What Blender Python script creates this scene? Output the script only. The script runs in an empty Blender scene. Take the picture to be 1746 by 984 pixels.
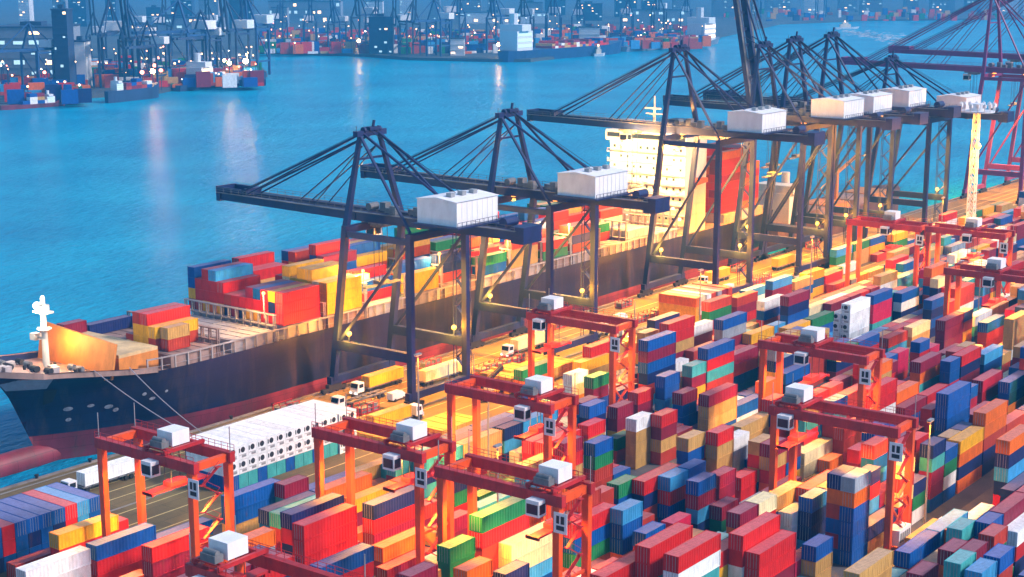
import bpy, math, random
import numpy as np
from mathutils import Vector, Matrix
from mathutils.bvhtree import BVHTree
R = math.radians
random.seed(7)
sc = bpy.context.scene
COL = sc.collection

# ------------------------------------------------------------------ camera
FPX, YH, VAX, CZ = 2680.0, -60.0, 2936.0, 100.0      # focal length in photo pixels, horizon row, vanishing point of the quay
PIT = math.atan((492 - YH) / FPX)
PHI = math.atan((VAX - 873) * math.cos(PIT) / FPX)
cam = bpy.data.cameras.new('camera'); camo = bpy.data.objects.new('camera', cam); COL.objects.link(camo)
cam.sensor_width = 36.0; cam.lens = FPX / 1746 * 36.0; cam.clip_start = 1.0; cam.clip_end = 20000.0
camo.location = (0, 0, CZ); camo.rotation_euler = (math.pi / 2 - PIT, 0, PHI - math.pi / 2)
sc.camera = camo
# ------------------------------------------------------------------ world, sun, exposure
SUN_EL, SUN_AZ = R(38), R(-62)                        # where the light comes from: azimuth measured from +X to +Y
w = bpy.data.worlds.new('World'); sc.world = w; w.use_nodes = True
wn = w.node_tree.nodes; wl = w.node_tree.links
bgn = wn['Background']
sky = wn.new('ShaderNodeTexSky'); sky.sky_type = 'NISHITA'; sky.sun_disc = False
sky.sun_elevation = SUN_EL; sky.sun_rotation = math.pi / 2 - SUN_AZ; sky.altitude = 50
sky.air_density = 1.4; sky.dust_density = 0.3; sky.ozone_density = 6.0
wl.new(sky.outputs[0], bgn.inputs[0]); bgn.inputs[1].default_value = 0.082
sl = bpy.data.lights.new('sun', 'SUN'); slo = bpy.data.objects.new('sun', sl); COL.objects.link(slo)
sl.energy = 2.3; sl.angle = R(10); sl.color = (1.0, 0.83, 0.76)
d = Vector((math.cos(SUN_EL) * math.cos(SUN_AZ), math.cos(SUN_EL) * math.sin(SUN_AZ), math.sin(SUN_EL)))
slo.rotation_euler = d.to_track_quat('Z', 'Y').to_euler(); slo.location = d * 300
sc.view_settings.view_transform = 'Standard'; sc.view_settings.look = 'None'
sc.view_settings.gamma = 1.0; sc.view_settings.use_curve_mapping = False
sc.view_settings.exposure = 1.22
sc.render.engine = 'CYCLES'; sc.cycles.use_denoising = True
sc.cycles.max_bounces = 5; sc.cycles.diffuse_bounces = 2; sc.cycles.glossy_bounces = 3; sc.cycles.transmission_bounces = 2
sc.cycles.volume_bounces = 0; sc.cycles.sample_clamp_indirect = 4.0; sc.cycles.sample_clamp_direct = 30.0; sc.cycles.volume_step_rate = 4
sc.cycles.caustics_reflective = False; sc.cycles.caustics_refractive = False
HAZE = 0.00022; LAMP = 2.5                                            # scale of every lit lamp of the port

# ------------------------------------------------------------------ projection helpers (photo pixels <-> metres)
FH = np.array([math.cos(PHI), math.sin(PHI), 0]); RT = np.array([math.sin(PHI), -math.cos(PHI), 0])
FW = FH * math.cos(PIT) - np.array([0, 0, 1]) * math.sin(PIT); UPV = np.cross(RT, FW)
def proj(x, y, z):
    dd = np.array([x, y, z - CZ]); c = dd @ FW
    return 873 + FPX * (dd @ RT) / c, 492 - FPX * (dd @ UPV) / c
def un(u, v, z=0.0):
    dd = FW + RT * (u - 873) / FPX - UPV * (v - 492) / FPX
    t = (z - CZ) / dd[2]
    return t * dd + np.array([0, 0, CZ])
def x_at(u, y, z):
    lo, hi = 30.0, 4000.0
    for _ in range(40):
        m = (lo + hi) / 2
        if proj(m, y, z)[0] < u: lo = m
        else: hi = m
    return lo

# ------------------------------------------------------------------ materials
def weather(m, tint, amount, sc_, stretch=.12, lo=.58, hi=.74, seam=None):
    """rust and dirt runs with a shape of their own, laid over the base colour"""
    n = m.node_tree.nodes; l = m.node_tree.links; b = n['Principled BSDF']; src = b.inputs['Base Color'].links[0].from_socket
    tc = n.new('ShaderNodeTexCoord'); mp = n.new('ShaderNodeMapping'); mp.inputs['Scale'].default_value = (1, 1, stretch)
    oi = n.new('ShaderNodeObjectInfo'); ad = n.new('ShaderNodeVectorMath'); ad.operation = 'ADD'; ml = n.new('ShaderNodeMath'); ml.operation = 'MULTIPLY'; ml.inputs[1].default_value = 53
    ns = n.new('ShaderNodeTexNoise'); ns.inputs['Scale'].default_value = sc_; ns.inputs['Detail'].default_value = 7; ns.inputs['Roughness'].default_value = .7
    l.new(tc.outputs['Object'], mp.inputs[0]); l.new(oi.outputs['Random'], ml.inputs[0]); l.new(mp.outputs[0], ad.inputs[0]); l.new(ml.outputs[0], ad.inputs[1]); l.new(ad.outputs[0], ns.inputs['Vector'])
    mr = n.new('ShaderNodeMapRange'); mr.inputs[1].default_value = lo; mr.inputs[2].default_value = hi; mr.inputs[4].default_value = amount; l.new(ns.outputs['Fac'], mr.inputs[0])
    mx = n.new('ShaderNodeMix'); mx.data_type = 'RGBA'; mx.inputs[7].default_value = (*tint, 1); l.new(mr.outputs[0], mx.inputs[0]); l.new(src, mx.inputs[6]); out = mx.outputs[2]
    if seam:
        br = n.new('ShaderNodeTexBrick'); br.inputs['Scale'].default_value = 1; br.inputs['Brick Width'].default_value = seam[0]; br.inputs['Row Height'].default_value = seam[1]; br.inputs['Mortar Size'].default_value = .05
        br.inputs['Color1'].default_value = (1, 1, 1, 1); br.inputs['Color2'].default_value = (.8, .8, .8, 1); br.inputs['Mortar'].default_value = (.45, .45, .45, 1)
        cx = n.new('ShaderNodeSeparateXYZ'); cb = n.new('ShaderNodeCombineXYZ'); l.new(tc.outputs['Object'], cx.inputs[0]); l.new(cx.outputs[0], cb.inputs[0]); l.new(cx.outputs[2], cb.inputs[1]); l.new(cb.outputs[0], br.inputs[0])
        m2 = n.new('ShaderNodeMix'); m2.data_type = 'RGBA'; m2.blend_type = 'MULTIPLY'; m2.inputs[0].default_value = 1; l.new(out, m2.inputs[6]); l.new(br.outputs[0], m2.inputs[7]); out = m2.outputs[2]
    l.new(out, b.inputs['Base Color'])
def mat(name, col, rough=0.55, metal=0.0, vary=0.25, scale=0.35, rand=0.0, bump=0.0, emit=None, est=0.0, spec=0.4):
    m = bpy.data.materials.new(name); m.use_nodes = True
    n = m.node_tree.nodes; l = m.node_tree.links; b = n['Principled BSDF']
    b.inputs['Roughness'].default_value = rough; b.inputs['Metallic'].default_value = metal
    b.inputs['Specular IOR Level'].default_value = spec
    c4 = (*col, 1)
    if vary > 0:
        tc = n.new('ShaderNodeTexCoord'); ns = n.new('ShaderNodeTexNoise'); ns.inputs['Scale'].default_value = scale
        ns.inputs['Detail'].default_value = 5; ns.inputs['Roughness'].default_value = 0.65
        mp = n.new('ShaderNodeMapping'); mp.inputs['Scale'].default_value = (1, 1, 0.45)
        l.new(tc.outputs['Object'], mp.inputs[0])
        src = mp.outputs[0]
        if rand > 0:
            oi = n.new('ShaderNodeObjectInfo'); ad = n.new('ShaderNodeVectorMath'); ad.operation = 'ADD'
            ml = n.new('ShaderNodeVectorMath'); ml.operation = 'SCALE'; ml.inputs['Scale'].default_value = 37.0
            cb = n.new('ShaderNodeCombineXYZ')
            for i in range(3): l.new(oi.outputs['Random'], cb.inputs[i])
            l.new(cb.outputs[0], ml.inputs[0]); l.new(mp.outputs[0], ad.inputs[0]); l.new(ml.outputs[0], ad.inputs[1]); src = ad.outputs[0]
        l.new(src, ns.inputs['Vector'])
        rmp = n.new('ShaderNodeMapRange'); rmp.inputs[1].default_value = 0.3; rmp.inputs[2].default_value = 0.7
        rmp.inputs[3].default_value = 1 - vary; rmp.inputs[4].default_value = 1 + vary * 0.7
        l.new(ns.outputs['Fac'], rmp.inputs[0])
        val = rmp.outputs[0]
        if rand > 0:
            r2 = n.new('ShaderNodeMapRange'); r2.inputs[3].default_value = 1 - rand; r2.inputs[4].default_value = 1 + rand
            l.new(oi.outputs['Random'], r2.inputs[0])
            mm = n.new('ShaderNodeMath'); mm.operation = 'MULTIPLY'; l.new(val, mm.inputs[0]); l.new(r2.outputs[0], mm.inputs[1]); val = mm.outputs[0]
        mx = n.new('ShaderNodeVectorMath'); mx.operation = 'SCALE'; mx.inputs[0].default_value = col
        l.new(val, mx.inputs['Scale']); l.new(mx.outputs[0], b.inputs['Base Color'])
        if bump > 0:
            bp = n.new('ShaderNodeBump'); bp.inputs['Strength'].default_value = bump; bp.inputs['Distance'].default_value = 0.2
            l.new(ns.outputs['Fac'], bp.inputs['Height']); l.new(bp.outputs[0], b.inputs['Normal'])
    else:
        b.inputs['Base Color'].default_value = c4
    if emit:
        b.inputs['Emission Color'].default_value = (*emit, 1); b.inputs['Emission Strength'].default_value = est
    return m

# container paints: key -> (word, colour)
PAINT = {'r': ('bright red', (.58, .014, .012)), 'm': ('maroon', (.24, .010, .035)), 'k': ('rust red', (.44, .040, .018)), 'o': ('orange', (.76, .14, .006)),
         'y': ('yellow', (.80, .40, .008)), 't': ('tan', (.52, .31, .09)), 'b': ('blue', (.006, .085, .34)), 'n': ('navy', (.010, .022, .12)),
         's': ('sky blue', (.05, .32, .62)), 'c': ('turquoise', (.06, .38, .38)), 'g': ('green', (.015, .20, .07)), 'l': ('lime green', (.22, .42, .04)),
         'w': ('white', (.80, .84, .84)), 'h': ('grey', (.30, .35, .40)), 'p': ('crimson', (.60, .012, .07)), 'e': ('cream', (.78, .68, .38))}
CM = {}; RM = {}
for k, (wd, c) in PAINT.items():
    CM[k] = mat('paint ' + wd, c, rough=.5, vary=.24, scale=.9, rand=.14, spec=.22)
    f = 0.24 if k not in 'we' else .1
    RM[k] = mat('dusty skylit roof ' + wd, tuple(a * (1 - f) + q * f for a, q in zip(c, (.60, .46, .52))), rough=.55, vary=.22, scale=1.2, rand=.12)  # roof paint: dust and fading, plus the sky's pale pink put into the colour
M = {
 'steel': mat('galvanised steel', (.33, .34, .36), .45, .4), 'dark': mat('dark rubber and grease', (.02, .02, .022), .7),
 'navy': mat('navy crane paint', (.010, .020, .095), .45, 0, .35, .3), 'purple': mat('purple crane paint', (.20, .03, .15), .45, 0, .3, .2),
 'lblue': mat('blue crane paint', (.02, .075, .20), .45, 0, .3, .2),
 'rtg': mat('orange red gantry paint', (.76, .085, .010), .45, 0, .28, .5), 'rtgd': mat('dark red gantry paint', (.44, .020, .022), .45, 0, .3, .5),
 'white': mat('white cabin paint', (.78, .80, .82), .45, 0, .1, .5), 'glass': mat('dark cab glass', (.015, .02, .03), .12, 0, 0),
 'cable': mat('steel rope', (.02, .025, .04), .5), 'hull': mat('navy hull paint', (.008, .013, .055), .38, 0, .45, .09),
 'boot': mat('red hull paint', (.20, .026, .045), .55, 0, .4, .15, bump=.2), 'deck': mat('ship deck paint', (.30, .20, .17), .7, 0, .4, .25),
 'hatch': mat('hatch cover paint', (.36, .33, .33), .6, 0, .3, .3), 'shipw': mat('ship white paint', (.70, .62, .50), .5, 0, .12, .4),
 'bwk': mat('breakwater orange paint', (.62, .22, .04), .55, 0, .3, .4), 'grey': mat('grey machinery', (.16, .17, .18), .6, 0, .4, .6),
 'hyel': mat('hatch cover yellow primer', (.66, .34, .05), .6, 0, .3, .35), 'win': mat('dark window glass', (.02, .025, .035), .15, 0, 0),
 'litwin': mat('lit window', (.3, .25, .15), .4, 0, 0, emit=(1, .72, .38), est=3.0),
 'lampw': mat('sodium lamp glass', (.9, .7, .4), .4, 0, 0, emit=(1, .27, .025), est=2.2), 'lampc': mat('cool lamp glass', (.9, .9, .9), .4, 0, 0, emit=(1, .93, .82), est=3.5),
 'lampy': mat('yellow deck lamp glass', (.9, .8, .3), .4, 0, 0, emit=(1, .66, .05), est=4),
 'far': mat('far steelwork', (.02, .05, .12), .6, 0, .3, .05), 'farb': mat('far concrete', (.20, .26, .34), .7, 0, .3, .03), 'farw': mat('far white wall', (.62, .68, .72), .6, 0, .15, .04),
 'fwin': mat('far lit window', (.3, .3, .3), .5, 0, 0, emit=(.55, .88, 1.0), est=.5), 'fwarm': mat('far warm lamp', (.5, .4, .3), .5, 0, 0, emit=(1, .50, .20), est=4.0), 'fred': mat('far red light', (.5, .1, .05), .5, 0, 0, emit=(1, .22, .12), est=6.0),
 'fbig': mat('far big warm lamp', (.5, .4, .3), .5, 0, 0, emit=(1, .55, .22), est=70), 'fcool': mat('far cool lamp', (.6, .6, .6), .5, 0, 0, emit=(.9, .95, 1), est=3.2),
}
for k in PAINT:
    weather(CM[k], (.13, .055, .025) if k not in 'we' else (.45, .36, .28), .6, 1.6, .16)
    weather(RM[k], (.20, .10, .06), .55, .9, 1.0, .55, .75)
weather(M['hull'], (.075, .05, .055), .8, .22, .10, .5, .75, (9.0, 2.6)); weather(M['boot'], (.09, .055, .05), .75, .3, .2, .5, .72, (9.0, 2.6))
weather(M['rtg'], (.22, .05, .02), .6, .8, .2); weather(M['rtgd'], (.14, .02, .02), .6, .8, .4); weather(M['navy'], (.05, .04, .05), .6, .6, .2)
weather(M['white'], (.55, .52, .48), .35, 1.0, .12); weather(M['shipw'], (.42, .25, .12), .5, .7, .1); weather(M['hatch'], (.18, .10, .06), .6, .4, 1.0); weather(M['deck'], (.16, .08, .05), .6, .4, 1.0); weather(M['hyel'], (.30, .15, .05), .6, .5, 1.0)
# ------------------------------------------------------------------ mesh kit
class MB:
    def __init__(s): s.v = []; s.f = []; s.m = []
    def add(s, vs, fs, mi=0):
        o = len(s.v); s.v += [tuple(float(q) for q in p) for p in vs]; s.f += [tuple(i + o for i in f) for f in fs]; s.m += [mi] * len(fs); return s
    def box(s, x0, y0, z0, x1, y1, z1, mi=0, top=None):
        vs = [(x0, y0, z0), (x1, y0, z0), (x1, y1, z0), (x0, y1, z0), (x0, y0, z1), (x1, y0, z1), (x1, y1, z1), (x0, y1, z1)]
        s.add(vs, [(0, 3, 2, 1), (0, 1, 5, 4), (1, 2, 6, 5), (2, 3, 7, 6), (3, 0, 4, 7)], mi)
        s.f.append(tuple(i + len(s.v) - 8 for i in (4, 5, 6, 7))); s.m.append(mi if top is None else top); return s
    def bar(s, p, q, w_, h_=None, mi=0, w2=None, h2=None):
        h_ = w_ if h_ is None else h_; p = Vector(p); q = Vector(q); dv = (q - p).normalized()
        w2 = w_ if w2 is None else w2; h2 = h_ if h2 is None else h2
        ref = Vector((0, 0, 1)) if abs(dv.z) < .95 else Vector((1, 0, 0))
        a = dv.cross(ref).normalized(); b = a.cross(dv).normalized()
        if abs(dv.z) >= .95: a, b = Vector((1, 0, 0)), Vector((0, 1, 0))
        vs = [p + a * sx * w_ / 2 + b * sy * h_ / 2 for sx, sy in ((-1, -1), (1, -1), (1, 1), (-1, 1))] + [q + a * sx * w2 / 2 + b * sy * h2 / 2 for sx, sy in ((-1, -1), (1, -1), (1, 1), (-1, 1))]
        return s.add(vs, [(0, 3, 2, 1), (4, 5, 6, 7), (0, 1, 5, 4), (1, 2, 6, 5), (2, 3, 7, 6), (3, 0, 4, 7)], mi)
    def cyl(s, p, q, r, n=8, mi=0, r2=None):
        p = Vector(p); q = Vector(q); dv = (q - p).normalized(); r2 = r if r2 is None else r2
        ref = Vector((0, 0, 1)) if abs(dv.z) < .95 else Vector((1, 0, 0)); a = dv.cross(ref).normalized(); b = dv.cross(a)
        vs = [p + (a * math.cos(t) + b * math.sin(t)) * r for t in [2 * math.pi * i / n for i in range(n)]] + [q + (a * math.cos(t) + b * math.sin(t)) * r2 for t in [2 * math.pi * i / n for i in range(n)]]
        return s.add(vs, [tuple(range(n))[::-1], tuple(range(n, 2 * n))] + [(i, (i + 1) % n, n + (i + 1) % n, n + i) for i in range(n)], mi)
    def ball(s, c, r, mi=0, n=8):
        vs = []; fs = []; k = n // 2
        for j in range(1, k):
            t = math.pi * j / k
            vs += [(c[0] + r * math.sin(t) * math.cos(2 * math.pi * i / n), c[1] + r * math.sin(t) * math.sin(2 * math.pi * i / n), c[2] + r * math.cos(t)) for i in range(n)]
        top = len(vs); vs += [(c[0], c[1], c[2] + r), (c[0], c[1], c[2] - r)]
        for j in range(k - 2): fs += [(j * n + i, (j + 1) * n + i, (j + 1) * n + (i + 1) % n, j * n + (i + 1) % n) for i in range(n)]
        fs += [(top, i, (i + 1) % n) for i in range(n)] + [(top + 1, (k - 2) * n + (i + 1) % n, (k - 2) * n + i) for i in range(n)]
        return s.add(vs, fs, mi)
    def mesh(s, name, mats):
        me = bpy.data.meshes.new(name); me.from_pydata(s.v, [], s.f)
        for m in mats: me.materials.append(m)
        if len(mats) > 1: me.polygons.foreach_set('material_index', s.m)
        me.update(); return me
    def build(s, name, mats, parent=None):
        if not isinstance(mats, (list, tuple)): mats = [mats]
        return obj(name, s.mesh(name, mats), parent)
def obj(name, me, parent=None):
    o = bpy.data.objects.new(name, me); COL.objects.link(o)
    if parent: o.parent = parent
    return o
def tag(o, label=None, cat=None, group=None, kind=None):
    for k, v in (('label', label), ('category', cat), ('group', group), ('kind', kind)):
        if v: o[k] = v
    return o
def empty(name, loc, label=None, cat=None, group=None, rz=0):
    o = bpy.data.objects.new(name, None); COL.objects.link(o); o.location = loc; o.rotation_euler = (0, 0, rz); o.empty_display_size = .5
    return tag(o, label, cat, group)
def copy_tree(o, parent=None):
    c = o.copy(); COL.objects.link(c)
    if parent: c.parent = parent
    for ch in list(o.children): copy_tree(ch, c)
    return c
NLIGHT = [0]
def light(name, parent, loc, power, col, kind='POINT', size=.4, spot=None, aim=(0, 0, -1)):
    l = bpy.data.lights.new(name, kind); l.energy = power * LAMP; l.color = col; l.shadow_soft_size = size
    if kind == 'SPOT': l.spot_size = R(spot or 120); l.spot_blend = .7
    o = bpy.data.objects.new(name, l); COL.objects.link(o); o.location = loc
    o.rotation_euler = (-Vector(aim)).to_track_quat('Z', 'Y').to_euler()
    if parent: o.parent = parent
    NLIGHT[0] += 1; return o
WARM = (1.0, .36, .012)

# ------------------------------------------------------------------ setting: water, quay ground, roads, far land
QY = 255.0                                            # quay edge
def water_mat():
    m = bpy.data.materials.new('harbour water'); m.use_nodes = True; n = m.node_tree.nodes; l = m.node_tree.links; b = n['Principled BSDF']
    b.inputs['Roughness'].default_value = .22; b.inputs['IOR'].default_value = 1.33; b.inputs['Specular IOR Level'].default_value = .10
    tc = n.new('ShaderNodeTexCoord'); mp = n.new('ShaderNodeMapping'); mp.inputs['Scale'].default_value = (.10, .26, 1); mp.inputs['Rotation'].default_value = (0, 0, R(40))
    n1 = n.new('ShaderNodeTexNoise'); n1.inputs['Scale'].default_value = 1.0; n1.inputs['Detail'].default_value = 6; n1.inputs['Roughness'].default_value = .62
    n2 = n.new('ShaderNodeTexNoise'); n2.inputs['Scale'].default_value = .012; n2.inputs['Detail'].default_value = 3
    l.new(tc.outputs['Object'], mp.inputs[0]); l.new(mp.outputs[0], n1.inputs[0]); l.new(tc.outputs['Object'], n2.inputs[0])
    cr = n.new('ShaderNodeValToRGB'); cr.color_ramp.elements[0].position = .32; cr.color_ramp.elements[1].position = .70
    cr.color_ramp.elements[0].color = (.0, .245, .45, 1); cr.color_ramp.elements[1].color = (.002, .39, .61, 1)
    l.new(n2.outputs['Fac'], cr.inputs[0]); l.new(cr.outputs[0], b.inputs['Base Color'])
    bp = n.new('ShaderNodeBump'); bp.inputs['Strength'].default_value = .9; bp.inputs['Distance'].default_value = 4.5
    l.new(n1.outputs['Fac'], bp.inputs['Height']); l.new(bp.outputs[0], b.inputs['Normal']); return m
def ground_mat(name, c1, c2, sc1=.05, rough=.75, joints=0.0):
    m = bpy.data.materials.new(name); m.use_nodes = True; n = m.node_tree.nodes; l = m.node_tree.links; b = n['Principled BSDF']
    b.inputs['Roughness'].default_value = rough
    tc = n.new('ShaderNodeTexCoord'); n1 = n.new('ShaderNodeTexNoise'); n1.inputs['Scale'].default_value = sc1; n1.inputs['Detail'].default_value = 8; n1.inputs['Roughness'].default_value = .7
    l.new(tc.outputs['Object'], n1.inputs[0])
    cr = n.new('ShaderNodeValToRGB'); cr.color_ramp.elements[0].position = .35; cr.color_ramp.elements[1].position = .68
    cr.color_ramp.elements[0].color = (*c1, 1); cr.color_ramp.elements[1].color = (*c2, 1); l.new(n1.outputs['Fac'], cr.inputs[0])
    out = cr.outputs[0]
    if joints:
        br = n.new('ShaderNodeTexBrick'); br.inputs['Scale'].default_value = 1.0; br.inputs['Brick Width'].default_value = joints; br.inputs['Row Height'].default_value = joints * .6
        br.inputs['Mortar Size'].default_value = .06; br.inputs['Color1'].default_value = (1, 1, 1, 1); br.inputs['Color2'].default_value = (.86, .86, .86, 1); br.inputs['Mortar'].default_value = (.45, .45, .45, 1)
        l.new(tc.outputs['Object'], br.inputs[0]); mx = n.new('ShaderNodeMix'); mx.data_type = 'RGBA'; mx.blend_type = 'MULTIPLY'; mx.inputs[0].default_value = 1
        l.new(out, mx.inputs[6]); l.new(br.outputs[0], mx.inputs[7]); out = mx.outputs[2]
    l.new(out, b.inputs['Base Color']); return m
def poly(name, pts, z, m, thick=0.0):
    mb = MB(); n = len(pts)
    mb.add([(x, y, z) for x, y in pts], [tuple(range(n))])
    if thick:
        mb.add([(x, y, z) for x, y in pts] + [(x, y, z - thick) for x, y in pts], [(i, n + i, n + (i + 1) % n, (i + 1) % n) for i in range(n)])
    return tag(mb.build(name, m), kind='structure')
poly('water', [(-3000, -3000), (9000, -3000), (9000, 9000), (-3000, 9000)], -4.0, water_mat())
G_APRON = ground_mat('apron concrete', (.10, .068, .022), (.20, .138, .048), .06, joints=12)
G_YARD = ground_mat('yard asphalt', (.05, .05, .055), (.13, .12, .12), .05)
G_ROAD = ground_mat('road asphalt', (.10, .085, .07), (.20, .17, .13), .08)
G_FAR = ground_mat('far land', (.03, .05, .07), (.07, .09, .10), .01)
M['kerb'] = mat('quay wall concrete', (.22, .19, .17), .8, 0, .4, .3, bump=.4)
poly('quay_ground', [(-600, -600), (2600, -600), (2600, QY - .9), (-600, QY - .9)], 0.0, G_YARD)
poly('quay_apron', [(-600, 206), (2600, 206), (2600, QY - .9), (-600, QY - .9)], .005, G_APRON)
mb = MB().box(-600, QY - .9, -6, 2600, QY, .25); tag(mb.build('quay_edge', M['kerb']), kind='structure')
for (ya, yb) in ((95.0, 101.6), (150.2, 157)):
    poly('yard_road', [(-100, ya), (1500, ya), (1500, yb), (-100, yb)], .005, G_ROAD)
M['line'] = mat('road paint', (.62, .5, .2), .6, 0, .3, .8)
mb = MB()
for y in (98.3, 153.5):
    x = 60
    while x < 800: mb.add([(x, y - .12, .01), (x + 4, y - .12, .01), (x + 4, y + .12, .01), (x, y + .12, .01)], [(0, 1, 2, 3)]); x += 9
for y in (206.6, 213, 219.2, 225.5, 233, 237, 241, 245):
    mb.add([(0, y - .13, .01), (900, y - .13, .01), (900, y + .13, .01), (0, y + .13, .01)], [(0, 1, 2, 3)])
tag(mb.build('road_marking', M['line']), kind='structure')
mb = MB()
for y in (228, 252.5):
    for s in (-.18, .18): mb.box(-100, y + s - .05, 0, 1500, y + s + .05, .06)
tag(mb.build('crane_rail', M['steel']), kind='structure')
# bollards and fenders along the quay edge that the photo shows at the left
for i in range(7):
    x = 168 + i * 13
    b = MB().cyl((0, 0, 0), (0, 0, .5), .3, 10).cyl((0, 0, .5), (0, 0, .75), .45, 10)
    o = b.build('mooring_bollard', M['dark']); o.location = (x, QY - .5, .25)
    tag(o, 'black iron mooring bollard on the quay edge opposite the ship', 'bollard', 'bollards along the quay edge')

# far land across the water (edge traced from the shoreline, 3 m above the water)
edge = [(-60, 190), (0, 186), (120, 178), (150, 168), (272, 160), (300, 154), (400, 143), (456, 131), (440, 112), (443, 92), (620, 97), (700, 103), (860, 106), (905, 106), (1050, 88), (1225, 68), (1230, 64), (1330, 42), (1480, 36), (1600, 35), (1760, 33)]
far_edge = [tuple(un(u, v, -4)[:2]) for u, v in edge]
x0, y0 = far_edge[0]; x1, y1 = far_edge[-1]
poly('far_shore', far_edge + [(x1 + 2500, y1 - 200), (8600, 8600), (-500, 8600), (x0 - 800, y0 + 300)], -.8, G_FAR, thick=4.5)
def far_at(u, v): return un(u, v, -.8)

# ------------------------------------------------------------------ rubber tyred gantry cranes
RZ = 23.5
def rtg(x, y0, y1, label, tf, wb=7.6, house=True, group='red yard gantry cranes', spread=13.0, load=None, lit=True):
    """legs at y0 (landward) and y1 (waterward); x is the near pair of legs; tf = trolley place from y1 to y0"""
    t = empty('gantry_crane', (x, y0, 0), label, 'gantry crane', group)
    W = y1 - y0; H = RZ
    for sx in (0, wb):
        for sy in (0, W):
            MB().bar((sx, sy, 1.9), (sx, sy, H - 1.7), .95, 1.05, 0, 1.05, 1.25).build('leg', M['rtg'], t)
        g = MB().box(sx - .55, -1.1, H - 1.7, sx + .55, W + 1.1, H)
        for k in range(9): g.box(sx - .6, W * k / 8 - .12, H - 1.74, sx + .6, W * k / 8 + .12, H + .03)
        gi = g.build('girder', M['rtgd'], t)
        r = MB()
        for hh in (.55, 1.1): r.bar((sx + (.5 if sx else -.5), -1, H + hh), (sx + (.5 if sx else -.5), W + 1, H + hh), .06)
        for k in range(17): yk = -1 + (W + 2) * k / 16; r.bar((sx + (.5 if sx else -.5), yk, H), (sx + (.5 if sx else -.5), yk, H + 1.1), .06)
        r.build('handrail', M['rtgd'], gi)
    for sy in (0, W):
        MB().box(.6, sy - .45, H - 1.55, wb - .6, sy + .45, H - .3).build('tie_beam', M['rtg'], t)
        s = MB().box(-1.2, sy - .55, 1.0, wb + 1.2, sy + .55, 2.0)
        s.build('sill_beam', M['rtg'], t)
        for sx in (-.2, wb + .2):
            b = MB()
            for k in (-1, 1):
                b.cyl((sx + k * .95, sy - .55, .8), (sx + k * .95, sy + .55, .8), .8, 14)
            b.box(sx - 1.2, sy - .3, .75, sx + 1.2, sy + .3, 1.3)
            b.build('wheel_bogie', M['dark'], t)
        # bracing between the two legs of a side
    MB().bar((.3, 0, 9.5), (wb - .3, 0, 3), .35).bar((.3, 0, 9.5), (wb - .3, 0, 9.5), .4).build('brace', M['rtg'], t)
    st = MB()
    for k in range(9):
        z0 = 2 + k * 2.2; a, b_ = (1.2, 4.6) if k % 2 == 0 else (4.6, 1.2)
        st.bar((a, -.9, z0), (b_, -.9, z0 + 2.2), .55, .12).bar((a, -1.2, z0 + 1), (b_, -1.2, z0 + 3.2), .06)
        st.box(b_ - .5, -1.25, z0 + 2.15, b_ + .5, -.55, z0 + 2.25)
    st.build('stairway', M['rtgd'], t)
    dh = MB().box(1.3, -1.5, 2.05, 6.2, .9, 4.9); dd = dh.build('power_house', M['white'], t)
    v = MB()
    for k in range(5): v.box(1.8 + k * .85, -1.53, 2.6, 2.4 + k * .85, -1.49, 4.3)
    v.build('vent', M['grey'], dd)
    eb = MB().box(1.2, W - .8, 2.05, 5.2, W + 1.0, 4.4); eb.build('electric_house', M['grey'], t)
    # white number board with a dark figure, on the waterward and landward ends
    for sy in (-.62,):
        bd = MB().box(-.08 - .6, sy - 1.5, H - 5.6, -.6, sy + .9, H - 2.4).build('number_board', M['white'], t)
        q = MB().box(-.73, sy - 1.0, H - 5.1, -.685, sy + .4, H - 4.4).box(-.73, sy - 1.0, H - 4.1, -.685, sy - .4, H - 2.9).box(-.73, sy - .1, H - 4.1, -.685, sy + .4, H - 2.9)
        q.build('figure', M['dark'], bd)
    ty = W * (1 - tf)
    tr = MB().box(-.4, ty - 2.6, H + .25, wb + .4, ty - 2.1, H + .85).box(-.4, ty + 2.1, H + .25, wb + .4, ty + 2.6, H + .85).box(.6, ty - 2.1, H + .3, 1.2, ty + 2.1, H + .8).box(wb - 1.2, ty - 2.1, H + .3, wb - .6, ty + 2.1, H + .8)
    for sx in (0, wb):
        for sy in (-2.3, 2.3): tr.cyl((sx - .25, ty + sy, H + .25), (sx + .25, ty + sy, H + .25), .28, 10)
    tro = tr.build('trolley', M['rtgd'], t)
    hs = MB().box(1.9, ty - 1.8, H + .9, 5.5, ty + 1.8, H + 3.2); ho = hs.build('machinery_house', M['white'], tro)
    MB().box(.0, ty - 1.4, H + .86, 1.5, ty + 1.4, H + 1.9).cyl((.7, ty - 1.2, H + 2.0), (.7, ty + 1.2, H + 2.0), .45, 12).build('winch', M['grey'], tro); rr = MB()
    for k in range(6): rr.bar((6.3, ty - 2.4 + k * .95, H + .8), (6.3, ty - 2.4 + k * .95, H + 1.9), .07)
    rr.bar((6.3, ty - 2.4, H + 1.9), (6.3, ty + 2.4, H + 1.9), .07); rr.build('handrail', M['rtgd'], tro)
    cb = MB().box(-2.2, ty - 1.2, H - 3.4, -.3 + .0, ty + 1.2, H - .9); co = cb.build('operator_cab', M['white'], tro)
    MB().box(-2.26, ty - 1.0, H - 3.0, -2.2, ty + 1.0, H - 1.5).build('cab_window', M['glass'], co); MB().box(-2.0, ty - 1.26, H - 3.0, -.6, ty - 1.2, H - 1.5).build('cab_window', M['glass'], co)
    sp = MB().box(-2.2, ty - .9, spread, wb + 2.2, ty + .9, spread + .35).box(wb / 2 - 1.8, ty - 1.0, spread + .35, wb / 2 + 1.8, ty + 1.0, spread + 1.1)
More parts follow.
